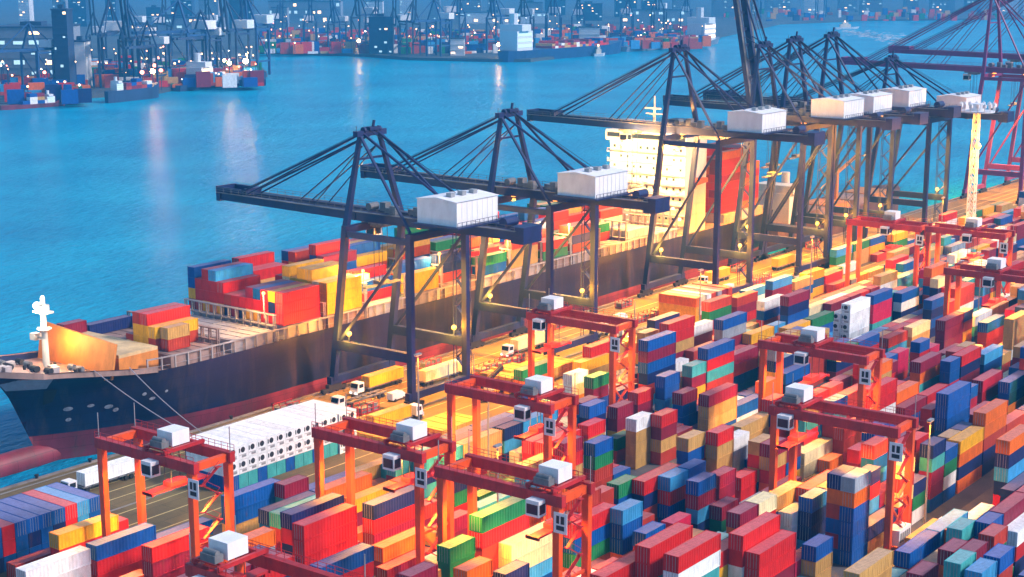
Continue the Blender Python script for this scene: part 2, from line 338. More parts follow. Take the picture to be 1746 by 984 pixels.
    for sx in (-2.2, wb + 1.9): sp.box(sx, ty - 1.22, spread - .1, sx + .3, ty + 1.22, spread + .4)
    spo = sp.build('spreader', M['rtgd'], tro)
    for sx in (wb / 2 - 1.6, wb / 2 + 1.6):
        for sy in (-.8, .8): MB().bar((sx, ty + sy, spread + 1.1), (sx, ty + sy, H + .3), .09).build('hoist_rope', M['cable'], spo)
    for ax, ay in ((0, W + .6), (wb, W + .6), (wb, -.6)): MB().bar((ax, ay, H), (ax, ay, H + 4.2), .12).build('mast', M['steel'], t)
    for k in ((.25, .75) if lit else ()):
        fl = MB().box(.62, W * k - .5, H - 2.1, 1.05, W * k + .5, H - 1.75, 0).build('floodlight', M['lampw'], t)
        light('floodlight_beam', fl, (1.3, W * k, H - 2.5), 9000, (1, .42, .04), 'SPOT', .5, 130, (.1, 0, -1))
    t['lane'] = 0
    return t
B1, B2, B3, B4 = (182.2, 204.2), (157.3, 179.5), (127.4, 149.6), (102.2, 124.4)
RT_ = {}
def place_rtg(key, u, band, label, tf, **kw):
    x = kw.pop('x', None) or x_at(u, band[1], RZ - 1); RT_[key] = (x, band); kw.setdefault('spread', 16.6)
    return rtg(x, band[0], band[1], label, tf, **kw)
place_rtg('g1', 173, B1, 'orange-red gantry crane standing leftmost in the yard beside the stack of white refrigerated containers', .62, spread=17)
place_rtg('g2', 543, B2, 'red gantry crane whose left legs stand at the right end of the white refrigerated stack', .79)
place_rtg('gC', 769, B2, 'red gantry crane behind the front middle one, with white house over its right half', .79)
place_rtg('gB', 906, B1, 'red gantry crane under the second navy quay crane, white house at its left end', .14, spread=15)
place_rtg('g3', 753, B3, 'orange gantry crane in the middle of the foreground with white house at its right end', .86)
place_rtg('gM', 1302, B3, 'red gantry crane in front of the tall white refrigerated stack on the right', .42, spread=15.5)
place_rtg('gR', 1322, B4, 'tall red gantry crane on the right with machinery stair on its near right leg', .12)
place_rtg('g10', 262, B3, 'red gantry crane at the bottom left with only its white-housed top in view', .12, wb=8, spread=20, x=129.5)
place_rtg('gF', 1449, B1, 'distant orange gantry crane whose left legs glow yellow below the white light tower', .55, spread=15)
place_rtg('gG', 1584, B2, 'distant red gantry crane directly right of the one with glowing yellow legs', .55, spread=15)
place_rtg('g9', 1617, B3, 'orange gantry crane cut by the right edge above the maroon container stack', .5, spread=15)

# ------------------------------------------------------------------ containers: one list of boxes first, meshes later
TH = 2.62; CW = 2.44; RP = 2.6
ROWS = []
for lo, n in ((185.6 - 1.2, 7), (160.5 - 1.3, 7), (130.0 - .6, 7), (104.2, 7)):
    ROWS += [lo + 1.2 + i * RP for i in range(n - 1)]
ROWS += [92.2 - i * RP - (1.2 if i > 5 else 0) for i in range(16)]           # in front of the lower road
ROWS += [207.6 + i * 2.9 for i in range(3)]                                    # a few loose rows on the apron side
CONT = []                                             # dicts: x0,y0 (near low corner), L, W, z, h, c, ax, place
OCC = {}
def free(row, a, b): return all(b + .35 <= p or a >= q + .35 for p, q in OCC.get(row, []))
def stack(row, x, L, cols, y=None, place='yard', hi=TH, show=3):
    """cols bottom -> top"""
    yy = ROWS[row] if y is None else y
    OCC.setdefault(row, []).append((x, x + L))
    for i, c in enumerate(cols):
        CONT.append(dict(x=x, y=yy, L=L, W=CW, z=.02 + i * hi, h=hi - .03, c=c, ax='x', place=place, tier=i, n=len(cols), sid=len(OCC[row]) + row * 1000, row=row, show=max(3, show)))
S = [(44,979,161,'ww',0),
(164,933,257,'brr',0),
(121,916,225,'r',0),
(100,902,200,'y',0),
(27,970,140,'k',0),
(259,933,345,'r',0),
(394,847,483,'bb',0),
(485,831,535,'m',0),
(458,867,540,'nb',0),
(477,874,560,'ck',0),
(497,884,580,'nrn',0),
(518,893,602,'rrr',0),
(547,966,642,'br',0),
(637,866,730,'nrm',0),
(555,836,660,'o',0),
(590,847,670,'o',0),
(604,857,690,'y',0),
(653,933,725,'ok',0),
(660,975,720,'m',0),
(700,980,760,'m',0),
(822,881,892,'grk',0),
(818,866,880,'c',0),
(817,845,875,'g',0),
(796,975,846,'o',0),
(767,935,815,'gg',0),
(765,888,815,'m',0),
(775,823,805,'ng',0),
(872,935,945,'ee',0),
(862,978,912,'n',0),
(889,873,945,'oo',0),
(980,897,1053,'rbg',0),
(1062,868,1095,'sbb',0),
(1055,826,1090,'gb',0),
(1101,912,1136,'b',0),
(1108,935,1182,'rr',0),
(1031,981,1103,'rn',0),
(1157,951,1231,'r',0),
(1196,964,1260,'ry',0),
(1267,914,1331,'rr',0),
(1295,952,1357,'rr',0),
(1350,880,1367,'www',0),
(1231,866,1260,'m',0),
(1262,873,1285,'m',0),
(1188,855,1219,'kk',0),
(1175,799,1205,'bb',0),
(1191,819,1220,'b',0),
(1227,809,1252,'mm',0),
(1264,814,1281,'rr',0),
(1295,757,1316,'trt',0),
(1316,760,1340,'mtr',0),
(1252,747,1274,'whh',0),
(1227,740,1240,'rtt',0),
(1206,757,1222,'rk',0),
(1174,748,1189,'tb',0),
(1264,726,1300,'tt',0),
(1251,607,1303,'mkbb',0),
(1193,623,1245,'br',0),
(1209,678,1265,'mtt',0),
(1164,675,1195,'mbb',0),
(1153,645,1176,'tt',0),
(1134,642,1150,'bb',0),
(1088,669,1121,'rm',0),
(1115,697,1140,'bb',0),
(1128,717,1160,'rmtk',0),
(1053,697,1079,'mm',0),
(1085,720,1110,'wttt',0),
(1005,691,1041,'b',0),
(993,688,1003,'m',0),
(1003,731,1029,'rt',0),
(1015,760,1048,'bg',0),
(1052,748,1083,'gk',0),
(1043,814,1082,'b',0),
(1143,812,1158,'s',0),
(1105,581,1152,'bmb',0),
(1103,603,1112,'wc',0),
(1174,561,1217,'wm',0),
(1207,595,1254,'b',0),
(1183,597,1235,'k',0),
(1183,621,1192,'c',0),
(976,640,1009,'ww',0),
(1012,643,1042,'gm',0),
(1008,592,1043,'rr',0),
(891,631,955,'g',0),
(1210,519,1255,'k',0),
(1257,507,1295,'k',0),
(1140,552,1202,'r',0),
(1100,566,1118,'t',0),
(1117,550,1147,'n',0),
(1233,545,1283,'bh',0),
(1304,514,1343,'wbk',0),
(1345,505,1382,'mnb',0),
(1318,478,1354,'s',0),
(1372,612,1408,'kk',0),
(1340,640,1372,'bn',0),
(1490,507,1535,'bppc',0),
(1538,503,1570,'bwn',0),
(1515,577,1553,'k',0),
(1556,561,1585,'et',0),
(1569,583,1590,'b',0),
(1612,544,1648,'mmm',0),
(1532,603,1552,'pp',0),
(1570,617,1596,'mo',0),
(1640,606,1665,'r',0),
(1679,601,1710,'sb',0),
(1684,552,1721,'bk',0),
(1663,545,1700,'w',0),
(1617,672,1652,'bb',0),
(1589,700,1629,'rrb',0),
(1662,707,1690,'mm',0),
(1681,716,1717,'ooknn',0),
(1638,762,1678,'yono',4),
(1591,780,1612,'ncmmb',5),
(1676,653,1712,'mm',0),
(1722,655,1750,'bb',0),
(1722,750,1750,'o',0),
(1543,693,1581,'m',0),
(1563,752,1588,'r',0),
(1465,772,1489,'r',0),
(1491,760,1512,'k',0),
(1477,810,1510,'n',0),
(1434,814,1440,'nokbmb',6),
(1458,818,1483,'hobbbb',6),
(1491,874,1511,'boyyk',5),
(1385,850,1408,'bnn',0),
(1414,785,1437,'o',0),
(1372,772,1410,'ee',0),
(1640,908,1655,'c',0),
(1688,895,1712,'b',0),
(1695,925,1722,'k',0),
(1626,940,1655,'m',0),
(1660,940,1682,'m',0),
(1705,955,1722,'b',0),
(1638,972,1655,'c',0),
(1674,980,1692,'s',0),
(1706,985,1724,'g',0),
(1712,873,1760,'m',0),
(1573,985,1600,'m',0),
(1735,905,1760,'wrn',0)]
def legs_clear(row, x, L):
    return True
for ri, uu in ((10, 1450), (11, 1434)):
    x = x_at(1450, ROWS[10], 5 * TH); stack(ri, x + (0 if ri == 10 else -.3), 12.19, ['h', 'W', 'W', 'W', 'W'] if ri == 10 else ['b', 'W', 'W', 'W'], place='front')
filler = 'rrmmkkbbnngtywosc'
for (u, v, u2, cols, exact) in S:
    best = None
    for n in ([exact] if exact else range(len(cols), 7)):
        q = un(u, v, .02 + n * TH)
        for ri, ry in enumerate(ROWS):
            e = abs(q[1] - ry)
            if e > 3.2: continue
            x = x_at(u, ry, n * TH); xe = x_at(u2, ry, n * TH); L = 12.19 if xe - x > 8.3 else 6.06
            if u2 > 1740: L = 12.19
            if not free(ri, x, x + L):
                for dx in (.7, -.7, 1.4, -1.4, 2.1, -2.1):
                    if free(ri, x + dx, x + dx + L): x += dx; e += abs(dx) * .35; break
                else: continue
            e += (.4 * max(0, n - max(4, len(cols))) + .25 * max(0, 4 - n)) if u > 900 else .55 * max(0, n - max(3, len(cols)))
            if best is None or e < best[0]: best = (e, ri, x, L, n)
    if best is None: continue
    e, ri, x, L, n = best
    low = [random.choice(filler) for _ in range(n - len(cols))]
    stack(ri, x, L, low + list(cols)[::-1], place='front', show=len(cols))
NFRONT = len(CONT)
# points on the hand placed stacks that later fill must not hide
pts = []
for c in CONT:
    if c['tier'] < c['n'] - c['show'] and c['c'] != 'W': continue
    if c['c'] == 'W': pts.append((c['x'] - .15, c['y'] + CW * .5, c['z'] + c['h'] * .6))
    for fx in (.12, .5, .88): pts.append((c['x'] + fx * c['L'], c['y'] - .02, c['z'] + c['h'] * .55))
    if c['tier'] == c['n'] - 1:
        for fx in (.2, .8): pts.append((c['x'] + fx * c['L'], c['y'] + CW * .6, c['z'] + c['h'] + .02))
for k in range(64):                                  # keep the lit apron behind the yard in view
    pts.append((222 + k * 4.0, 209.5, .1))
PT = np.array(pts)
def hides(lo, hi_):
    o = np.array([0, 0, CZ]); dv = PT - o
    with np.errstate(divide='ignore', invalid='ignore'):
        t1 = (np.array(lo) - o) / dv; t2 = (np.array(hi_) - o) / dv
    tn = np.minimum(t1, t2).max(1); tf = np.maximum(t1, t2).min(1)
    return int(np.count_nonzero((tn < tf) & (tn > 0) & (tn < .995)))
def in_frame(x, y, z, m=60):
    if np.dot(np.array([x, y, z - CZ]), FW) < 20: return False
    u, v = proj(x, y, z); return -m < u < 1746 + m and -m < v < 984 + m * 2.2
pal_near = 'rrrmmmmkkkbbbnnssctttywwhgopee'
def band_of(row):
    return 0 if row < 6 else 1 if row < 12 else 2 if row < 18 else 3 if row < 24 else 4 if row < 40 else 5
MEAN = [3.2, 4.0, 4.6, 4.8, 2.5, 1.0]
XMAX = 780
rows_order = list(range(len(ROWS)))
for ri in rows_order:
    y = ROWS[ri]; bd = band_of(ri)
    if bd == 5: continue
    x = 70 + (ri % 3) * .4
    grp = 0
    while x < XMAX:
        L = 6.06 if random.random() < (.26 if x < 420 else .15) else 12.19
        far = x > 330
        if not free(ri, x, x + L):
            nx = [q for p, q in OCC.get(ri, []) if not (x + L + .35 <= p or x >= q + .35)]
            # try a short one in the gap
            if L > 7 and free(ri, x, x + 6.06): L = 6.06
            else: x = max(nx) + .36; continue
        if not (in_frame(x, y, 8) or in_frame(x + L, y, 8)): x += L + .4; continue
        bay = int(x / 12.9)
        rb = random.Random(bay * 31 + bd * 977); mean = MEAN[bd] + rb.uniform(-1.3, 1.0)
        n = int(round(random.gauss(mean, .9))); n = max(0 if random.random() < .12 else 1, min(6, n))
        if bd == 0 and 168 < x < 196: n = min(n, 0)
        if bd == 0 and x < 168: n = min(n, 2)
        main = rb.choice('rmkbnwtc'); cols = []
        for k in range(n):
            cols.append(main if random.random() < .34 else random.choice(pal_near))
        while n > 0 and hides((x, y, 0), (x + L, y + CW, n * TH)) > 0: n -= 1
        cols = cols[:n]
        if n: stack(ri, x, L, cols, place='fill')
        else: OCC.setdefault(ri, []).append((x, x + L))
        x += L + (.4 if random.random() < .8 else 1.0)
    # leave the gantry wheels' lanes clear: rows keep inside the legs
# blocks with boxes lying across, 3 high, between the quay cranes and the yard: ends face the yard
def across(x, y0, cols, ht=2.62, place='across', L=12.19):
    for i, c in enumerate(cols):
        CONT.append(dict(x=x, y=y0, L=CW, W=L, z=.02 + i * ht, h=ht - .03, c=c, ax='y', place=place, tier=i, n=len(cols), sid=('a', round(x, 1), round(y0, 1)), row=-1))
YA = 218.2
seq = 'brbbbrbbbsrbb'[::-1]
xe = 168.2
tops = ['b', 's', 'r', 'b', 'b', 'b', 'b', 'r', 'b', 'b', 'r', 'b', 'n', 'b']
for i, c in enumerate(tops):
    across(xe - (i + 1) * 2.56, YA, [random.choice('bnbcb'), 'n' if c == 'b' and i % 2 else c, c])
for i in range(14): across(198.6 + i * 2.56, YA - (0 if i < 12 else .4), ['c' if i % 3 else 'b', 'W', 'W'] if i < 12 else ['W', 'W', 'W'], 2.9, 'reefer')
for i, cols in enumerate((['y', 'y', 'o'], ['k', 'w', 'e'], ['w', 'k', 'w'], ['h', 'w', 'k'], ['n', 'e', 'h'], ['k', 'h', 'm'], ['m', 'n', 'k'])):
    across(377.2 + i * 2.6 + (i // 2) * .9, 219.4, cols, 2.62)
for (u, v, u2, c) in ((985, 588, 1036, 'yt'), (972, 577, 1020, 'e'), (962, 566, 1006, 't')):
    pass
for i, (x, y, c) in enumerate(((318, 212.8, 'yt'), (331, 212.8, 'ey'), (344, 213, 'ty'), (318.4, 209.6, 'o'), (331.2, 209.7, 'et'), (306, 209.6, 'ty'))):
    for k, cc in enumerate(c):
        CONT.append(dict(x=x, y=y, L=12.19, W=CW, z=.02 + k * TH, h=TH - .03, c=cc, ax='x', place='apron', tier=k, n=len(c), sid=('p', i), row=-1))

ra = random.Random(9)
for i in range(22):                                    # odd boxes set down on the apron under the farther quay cranes
    for y in (208.0, 210.8, 219.0, 221.7):
        x = 402 + i * 13.2 + (0 if y < 215 else 4)
        if ra.random() < .45: continue
        for k in range(ra.choice((1, 1, 2, 2, 3))):
            CONT.append(dict(x=x, y=y, L=12.19, W=CW, z=.02 + k * TH, h=TH - .03, c=ra.choice('yytekrbswgo'), ax='x', place='apron', tier=k, n=3, sid=('q', i, y), row=-1))

# ------------------------------------------------------------------ quay cranes
YL, YW = 228.0, 252.5
def quay_crane(x, W, zb, za, label, paint='navy', raised=False, outreach=47, trolley=.35, house=True, lit=2, group='quay cranes along the berth', bright=1.0, lowh=12.0):
    """x,x+W: leg pairs; zb: underside of the girder; za: apex"""
    P = M[paint]
    t = empty('quay_crane', (x, YL, 0), label, 'quay crane', group)
    G = YW - YL; Yt = G - 5.0                          # waterside legs lean in towards the top
    for sx in (0, W):
        i = 1 if sx else -1
        MB().bar((sx, 0, 2.6), (sx, 0, zb + 1.1), 1.35, 1.5).build('leg', P, t)
        MB().bar((sx, G, 2.6), (sx, Yt - .1, zb + 1.15), 1.35, 1.5).build('leg', P, t)
        MB().bar((sx, .7, lowh), (sx, G - 1.9, lowh), 1.4, 2.2).build('portal_beam', P, t)
        MB().bar((sx, .7, zb - .8), (sx, Yt - .7, zb - .8), 1.0, 1.4).build('upper_beam', P, t)
        MB().bar((sx, G - 2.4, lowh + .8), (sx, .9, zb - 2), .62, .62).build('diagonal_brace', P, t)
    for sy in (0, G):
        MB().box(-1.5, sy - .7, 2.2, W + 1.5, sy + .7, 3.9).build('sill_beam', P, t)
        for sx in (0, W):
            b = MB()
            for k in range(4):
                xx = sx - 3.3 + k * 2.2; b.cyl((xx, sy - .35, .45), (xx, sy + .35, .45), .42, 10)
            b.box(sx - 4.0, sy - .45, .5, sx + 4.0, sy + .45, 1.3).box(sx - 2.2, sy - .55, 1.3, sx + 2.2, sy + .55, 2.2)
            b.build('bogie', M['dark'], t)
    for sy in (0, Yt): MB().bar((.7, sy, zb + .2), (W - .7, sy, zb + .2), 1.1, 1.7).build('cross_beam', P, t)
    c = W / 2; yb = Yt + 3; gz = zb + 1.2; gh = 2.3
    # fixed girder with back reach
    g = MB()
    for sx in (-2.6, 2.6): g.box(c + sx - .55, -25, gz, c + sx + .55, yb, gz + gh)
    for k in range(9): yk = -25 + (yb + 25) * k / 8; g.box(c - 2.05, yk - .3, gz + .5, c + 2.05, yk + .3, gz + 1.5)
    gi = g.build('girder', P, t)
    r = MB()
    for sx in (-3.6, 3.6):
        r.box(c + sx - .5, -25, gz + gh - .12, c + sx + .5, yb, gz + gh)
        for hh in (.6, 1.15): r.bar((c + sx * 1.13, -25, gz + gh + hh), (c + sx * 1.13, yb, gz + gh + hh), .07)
        for k in range(20): yk = -25 + (yb + 25) * k / 19; r.bar((c + sx * 1.13, yk, gz + gh), (c + sx * 1.13, yk, gz + gh + 1.15), .07)
    r.build('walkway', M['grey'] if paint == 'navy' else P, gi)
    # boom, hinged at the waterside legs
    hinge = Vector((c, yb, gz + gh / 2)); tip = yb + outreach
    def bp(y, dz, sx):                                 # point on the boom, y metres beyond the hinge
        if raised:
            a = R(79); return Vector((c + sx, yb + y * math.cos(a) - dz * math.sin(a), hinge.z + y * math.sin(a) + dz * math.cos(a)))
        return Vector((c + sx, yb + y, hinge.z + dz + y * .012))
    bo = MB()
    for sx in (-2.6, 2.6): bo.bar(bp(.3, 0, sx), bp(outreach, 0, sx), 1.1, gh, 0, 1.0, gh * .8)
    for k in range(12): y = 2 + (outreach - 3) * k / 11; bo.bar(bp(y, -.2, -2.1), bp(y, -.2, 2.1), .5, .9)
    bo.bar(bp(outreach, 0, -3.4), bp(outreach, 0, 3.4), 1.4, 2.4)
    boo = bo.build('boom', P, t)
    tb = MB()
    for sx in (-3.0, 3.0): tb.bar(bp(outreach - 8, 1.6, sx), bp(outreach + .8, 1.6, sx), .5, 1.6)
    tb.bar(bp(outreach + .6, 1.4, -3.3), bp(outreach + .6, 1.4, 3.3), .6, 2.2).bar(bp(outreach - 9, 1.8, -2.6), bp(outreach - 9, 1.8, 2.6), 1.0, 1.6)
    tb.build('boom_tip', P, boo)
    w_ = MB()
    for sx in (-3.7, 3.7):
        w_.bar(bp(.5, gh / 2 - .1, sx), bp(outreach, gh / 2 - .1, sx), .9, .12)
        for hh in (.6, 1.15): w_.bar(bp(.5, gh / 2 + hh, sx * 1.1), bp(outreach, gh / 2 + hh, sx * 1.1), .07)
        for k in range(18): y = .5 + (outreach - .5) * k / 17; w_.bar(bp(y, gh / 2, sx * 1.1), bp(y, gh / 2 + 1.15, sx * 1.1), .07)
    w_.build('walkway', M['grey'] if paint == 'navy' else P, boo)
    # mast (A-frame): two legs closing towards the head beam
    ya = Yt + 1.0
    for sx, ex in ((.2, c - 3.4), (W - .2, c + 3.4)):
        MB().bar((sx, Yt, zb + .9), (ex, ya, za - .6), 1.35, 1.35, 0, .9, .9).build('mast_leg', P, t)
    hd = MB().box(c - 5.0, ya - .7, za - .7, c + 5.2, ya + .7, za + .6).box(c - 1.0, ya - 1.1, za + .6, c + 2.4, ya + 1.1, za + 1.3)
    for sx in (-2.6, -.8, .9, 2.7): hd.cyl((c + sx, ya - .2, za + .7), (c + sx + .6, ya - .2, za + .7), .75, 10)
    hd.bar((c - 4.6, ya, za + .5), (c - 4.6, ya, za + 1.8), .1).bar((c + 1.2, ya, za + 1.3), (c + 1.6, ya, za + 2.8), .5)
    hd.build('head_beam', P, t)
    MB().bar((c - 4.3, ya, (za + zb) / 2 + 5), (c + 4.3, ya, (za + zb) / 2 + 5), .5).build('mast_tie', P, t)
    st = MB()
    for sx in (-2.6, 2.6):
        for y, tk in ((outreach * .86, .42), (outreach * .80, .34), (outreach * .42, .26), (outreach * .30, .22)):
            MB().bar((c + sx, ya, za - (0 if y > 20 else 3)), bp(y, gh / 2, sx), tk).build('fore_stay', P, t)
    bs = MB()
    for sx in (-2.6, 2.6):
        MB().bar((c + sx, ya - .4, za - .2), (c + sx * 1.15, -13, gz + gh), .5).build('back_stay', P, t); MB().bar((c + sx * 1.4, ya - .4, za - .6), (c + (c - .6 if sx > 0 else -c + .6), .3, zb + 1.2), .55).build('back_stay', P, t)
    rp = MB()
    for sx in (-.8, .8): MB().bar((c + sx, ya, za + .9), (c + sx, -9, gz + gh + 5), .1).bar((c + sx, ya, za + .9), bp(outreach * .9, gh / 2, sx), .1).build('hoist_rope', M['cable'], t)
    # machinery house
    c0 = c; c = c - 2.4; 
    h = MB().box(c - 7.4, -13.5, gz + gh + .5, c + 7.4, -2.2, gz + gh + 6.0)
    h.add([(c - 7.7, -13.8, gz + gh + 6.0), (c + 7.7, -13.8, gz + gh + 6.0), (c + 7.7, -1.9, gz + gh + 6.0), (c - 7.7, -1.9, gz + gh + 6.0), (c - 7.7, -7.8, gz + gh + 6.7), (c + 7.7, -7.8, gz + gh + 6.7)], [(0, 1, 5, 4), (2, 3, 4, 5), (1, 2, 5), (3, 0, 4), (3, 2, 1, 0)])
    for k in range(9): h.box(c - 7.4 + k * 1.82, -13.56, gz + gh + .6, c - 7.3 + k * 1.82, -13.5, gz + gh + 5.9)
    ho = h.build('machinery_house', M['white'], t)
    q = MB().box(c - 8.6, -14.8, gz + gh + .1, c + 8.6, -1.4, gz + gh + .5)
    for k in range(12): q.bar((c - 8.5 + k * 1.55, -14.7, gz + gh + .5), (c - 8.5 + k * 1.55, -14.7, gz + gh + 1.6), .09)
    q.bar((c - 8.5, -14.7, gz + gh + 1.6), (c + 8.5, -14.7, gz + gh + 1.6), .09); q.build('house_platform', P, ho)
    for k in range(3): MB().box(c - 5 + k * 4, -10, gz + gh + 6.5, c - 3.6 + k * 4, -8.6, gz + gh + 7.4).build('roof_vent', M['steel'], ho)
    c = c0; cw = MB()                                           # counter gear and cable drums at the land end of the girder
    cw.box(c - 3.4, -27, gz - .6, c + 3.4, -23.5, gz + gh + .8)
    cw.build('counterweight', P, t); MB().cyl((c - 2.2, -20.5, gz + gh + 1.2), (c + 2.2, -20.5, gz + gh + 1.2), 1.1, 12).build('cable_drum', P, t)
    # drives on the girder between the legs
    dr = MB()
    for k in range(6): y = 1.5 + k * 2.9; MB().box(c - 3.2 + (k % 3) * 1.6, y, gz + gh, c - 1.6 + (k % 3) * 1.8, y + 1.7, gz + gh + 1.2 + (k % 2) * .9).build('drive', M['grey'], t)
    MB().cyl((c - 1.5, Yt + .5, gz + gh + 1), (c + 1.5, Yt + .5, gz + gh + 1), .9, 12).build('cable_drum', M['grey'], t)
    # trolley and cab
    ty = (yb - 1) - 16 * trolley if raised else yb + outreach * trolley - 18
    tr = MB().box(c - 2.9, ty - 3.4, gz - .5, c + 2.9, ty + 3.4, gz + .15).box(c - 2.2, ty - 2, gz - 1.2, c + 2.2, ty + 2, gz - .5)
    tro = tr.build('trolley', M['grey'], t)
    cb = MB().box(c + .6, ty + 2.4, gz - 3.9, c + 3.0, ty + 5.2, gz - 1.2); co = cb.build('operator_cab', M['white'], tro)
    MB().box(c + .55, ty + 2.6, gz - 3.6, c + .6, ty + 5, gz - 2.0).build('cab_window', M['glass'], co); MB().box(c + .8, ty + 2.34, gz - 3.6, c + 2.8, ty + 2.4, gz - 2).build('cab_window', M['glass'], co)
    sp = MB().box(c - 6.1, ty - .6, zb * .64, c + 6.1, ty + .6, zb * .64 + .45).box(c - 1.8, ty - 1, zb * .64 + .45, c + 1.8, ty + 1, zb * .64 + 1.3)
    spo = sp.build('spreader', M['grey'], tro)
    rr = MB()
    for sx in (-1.5, 1.5):
        for sy in (-.8, .8): MB().bar((c + sx, ty + sy, zb * .64 + 1.3), (c + sx, ty + sy, gz - .5), .1).build('hoist_rope', M['cable'], spo)
    # stair tower along the far landside leg
    s = MB(); x1 = W + .9
    n = int((zb - 4) / 3.2)
    for k in range(n):
        z0 = 4 + k * 3.2; a, b_ = (1.0, 4.2) if k % 2 == 0 else (4.2, 1.0)
        s.bar((x1 + 1, a, z0), (x1 + 1, b_, z0 + 3.2), .8, .14).bar((x1 + .6, a, z0 + 1), (x1 + .6, b_, z0 + 4.2), .07)
        s.box(x1 + .4, b_ - .6, z0 + 3.1, x1 + 1.6, b_ + .6, z0 + 3.2)
    for q_ in ((x1 + .4, .4), (x1 + 1.6, .4), (x1 + .4, 4.8), (x1 + 1.6, 4.8)): s.bar((q_[0], q_[1], 2.2), (q_[0], q_[1], zb), .16)
    s.build('stair_tower', P, t)
    # lamps: one pair on the portal beams, floodlights below the girder
    for k in range(lit):
        sx = W * (1 if k % 2 == 0 else 0); sy = 3.5 if k % 2 == 0 else G - 5.5
        f = MB().bar((sx - .1, sy, lowh + 1.1), (sx - .1, sy, lowh + 2.6), .25, .25, 0).ball((sx - .1, sy, lowh + 3.1), .62, 1).build('portal_lamp', [P, M['lampw']], t)
        light('portal_lamp_glow', f, (sx - 1.6, sy, lowh + 3.1), 3400 * bright, WARM, 'POINT', .7)
    for sy in (5.0, G - 6):
        f = MB().box(c - 1.0, sy - .5, gz - .55, c + 1.0, sy + .5, gz - .1).build('floodlight', M['lampw'], t)
        light('floodlight_beam', f, (c, sy, gz - 1.1), 60000 * bright, WARM, 'SPOT', .8, 118, (0, -.06, -1))
    return t
NC = []
def qc(ul, W, *a, **k):
    x = x_at(ul, YL, 22); NC.append(x); return quay_crane(x, W, *a, **k)
qc(700, 20, 39.6, 61.5, 'navy quay crane nearest the bow of the container ship, boom lowered over its deck', trolley=.28)
qc(937, 20, 39.6, 61.8, 'second navy quay crane from the bow, white house directly left of the bright lamps', trolley=.5)
c3 = qc(1222, 21, 48.6, 75, 'big navy quay crane with boom lit orange from below, in front of the white deckhouse', outreach=52, trolley=.62, bright=1.25)
qc(1365, 20, 48.6, 74, 'navy quay crane with its boom raised upright to the top edge', raised=True, outreach=62)
quay_crane(x_at(1357, 248, 73) - 10, 20, 48.6, 75, 'navy quay crane just behind the one with the raised boom, large white house', trolley=.5, lit=1, bright=.8)
quay_crane(x_at(1420, 248, 73) - 10, 20, 48.6, 75.5, 'tall navy quay crane whose head stands against the pale launch on the water', trolley=.6, lit=1, bright=.8)
quay_crane(x_at(1522, 248, 64) - 10, 20, 43, 65, 'low navy quay crane last before the purple ones', trolley=.5, lit=1, bright=.8)
quay_crane(664, 22, 53, 88, 'purple quay crane at the right edge with its mast rising out of the picture', 'purple', outreach=66, lit=1, bright=.9, group='purple quay cranes')
quay_crane(716, 22, 56, 90, 'purple quay crane farther along the berth with the upper of the two purple booms', 'purple', outreach=66, lit=1, bright=.9, group='purple quay cranes')
# two floodlights seen under the big crane's boom
for (u, v) in ((1070, 248), (1132, 252)):
    y = 262 if u < 1100 else 250
    x = x_at(u, y, 44)
    z = 44.0
    for _ in range(20): z += (proj(x, y, z)[1] - v) * .1; x = x_at(u, y, z)
    f = MB().ball((x - c3.location.x, y - YL, z), 1.7, 0, 12).bar((x - c3.location.x, y - YL, z + .8), (x - c3.location.x, y - YL, 50), .18, .18, 1).build('boom_floodlight', [M['lampc'], M['navy']], c3)
    light('boom_floodlight_glow', f, (x - c3.location.x, y - YL - 2.4, z + .2), 24000, (1, .45, .09), 'POINT', 1.5)
# slim white light tower behind the yard on the right
tx, ty_ = 533.0, 200.0
lt = empty('light_tower', (tx, ty_, 0), 'white lattice light tower topped by a round lamp platform behind the gantry cranes', 'light tower')
mb = MB()
for a, b in ((-1, -1), (1, -1), (1, 1), (-1, 1)): mb.bar((a * 1.3, b * 1.3, 0), (a * .8, b * .8, 50), .3)
for k in range(16):
    z = k * 3.1; r0 = 1.3 - k * .03
    for (a, b), (c_, d_) in (((-1, -1), (1, -1)), ((1, -1), (1, 1)), ((1, 1), (-1, 1)), ((-1, 1), (-1, -1))):
        mb.bar((a * r0, b * r0, z), (c_ * r0, d_ * r0, z + 3.1), .18).bar((c_ * r0, d_ * r0, z), (a * r0, b * r0, z + 3.1), .18)
mb.build('lattice_mast', M['white'], lt)
mb = MB().cyl((0, 0, 50), (0, 0, 50.5), 6.0, 20).cyl((0, 0, 50.5), (0, 0, 53), 2.6, 16)
for k in range(16):
    a = 2 * math.pi * k / 16; mb.bar((5.9 * math.cos(a), 5.9 * math.sin(a), 50.5), (5.9 * math.cos(a), 5.9 * math.sin(a), 53.4), .25)
    mb.box(5.9 * math.cos(a) - .5, 5.9 * math.sin(a) - .5, 51.8, 5.9 * math.cos(a) + .5, 5.9 * math.sin(a) + .5, 53)
mb.build('lamp_platform', M['white'], lt)
f = MB().ball((-1.6, -1.6, 38.5), 1.1, 0, 10).build('lamp', M['lampw'], lt); light('lamp_glow', f, (-3.4, -3.4, 38), 16000, WARM, 'POINT', 1)

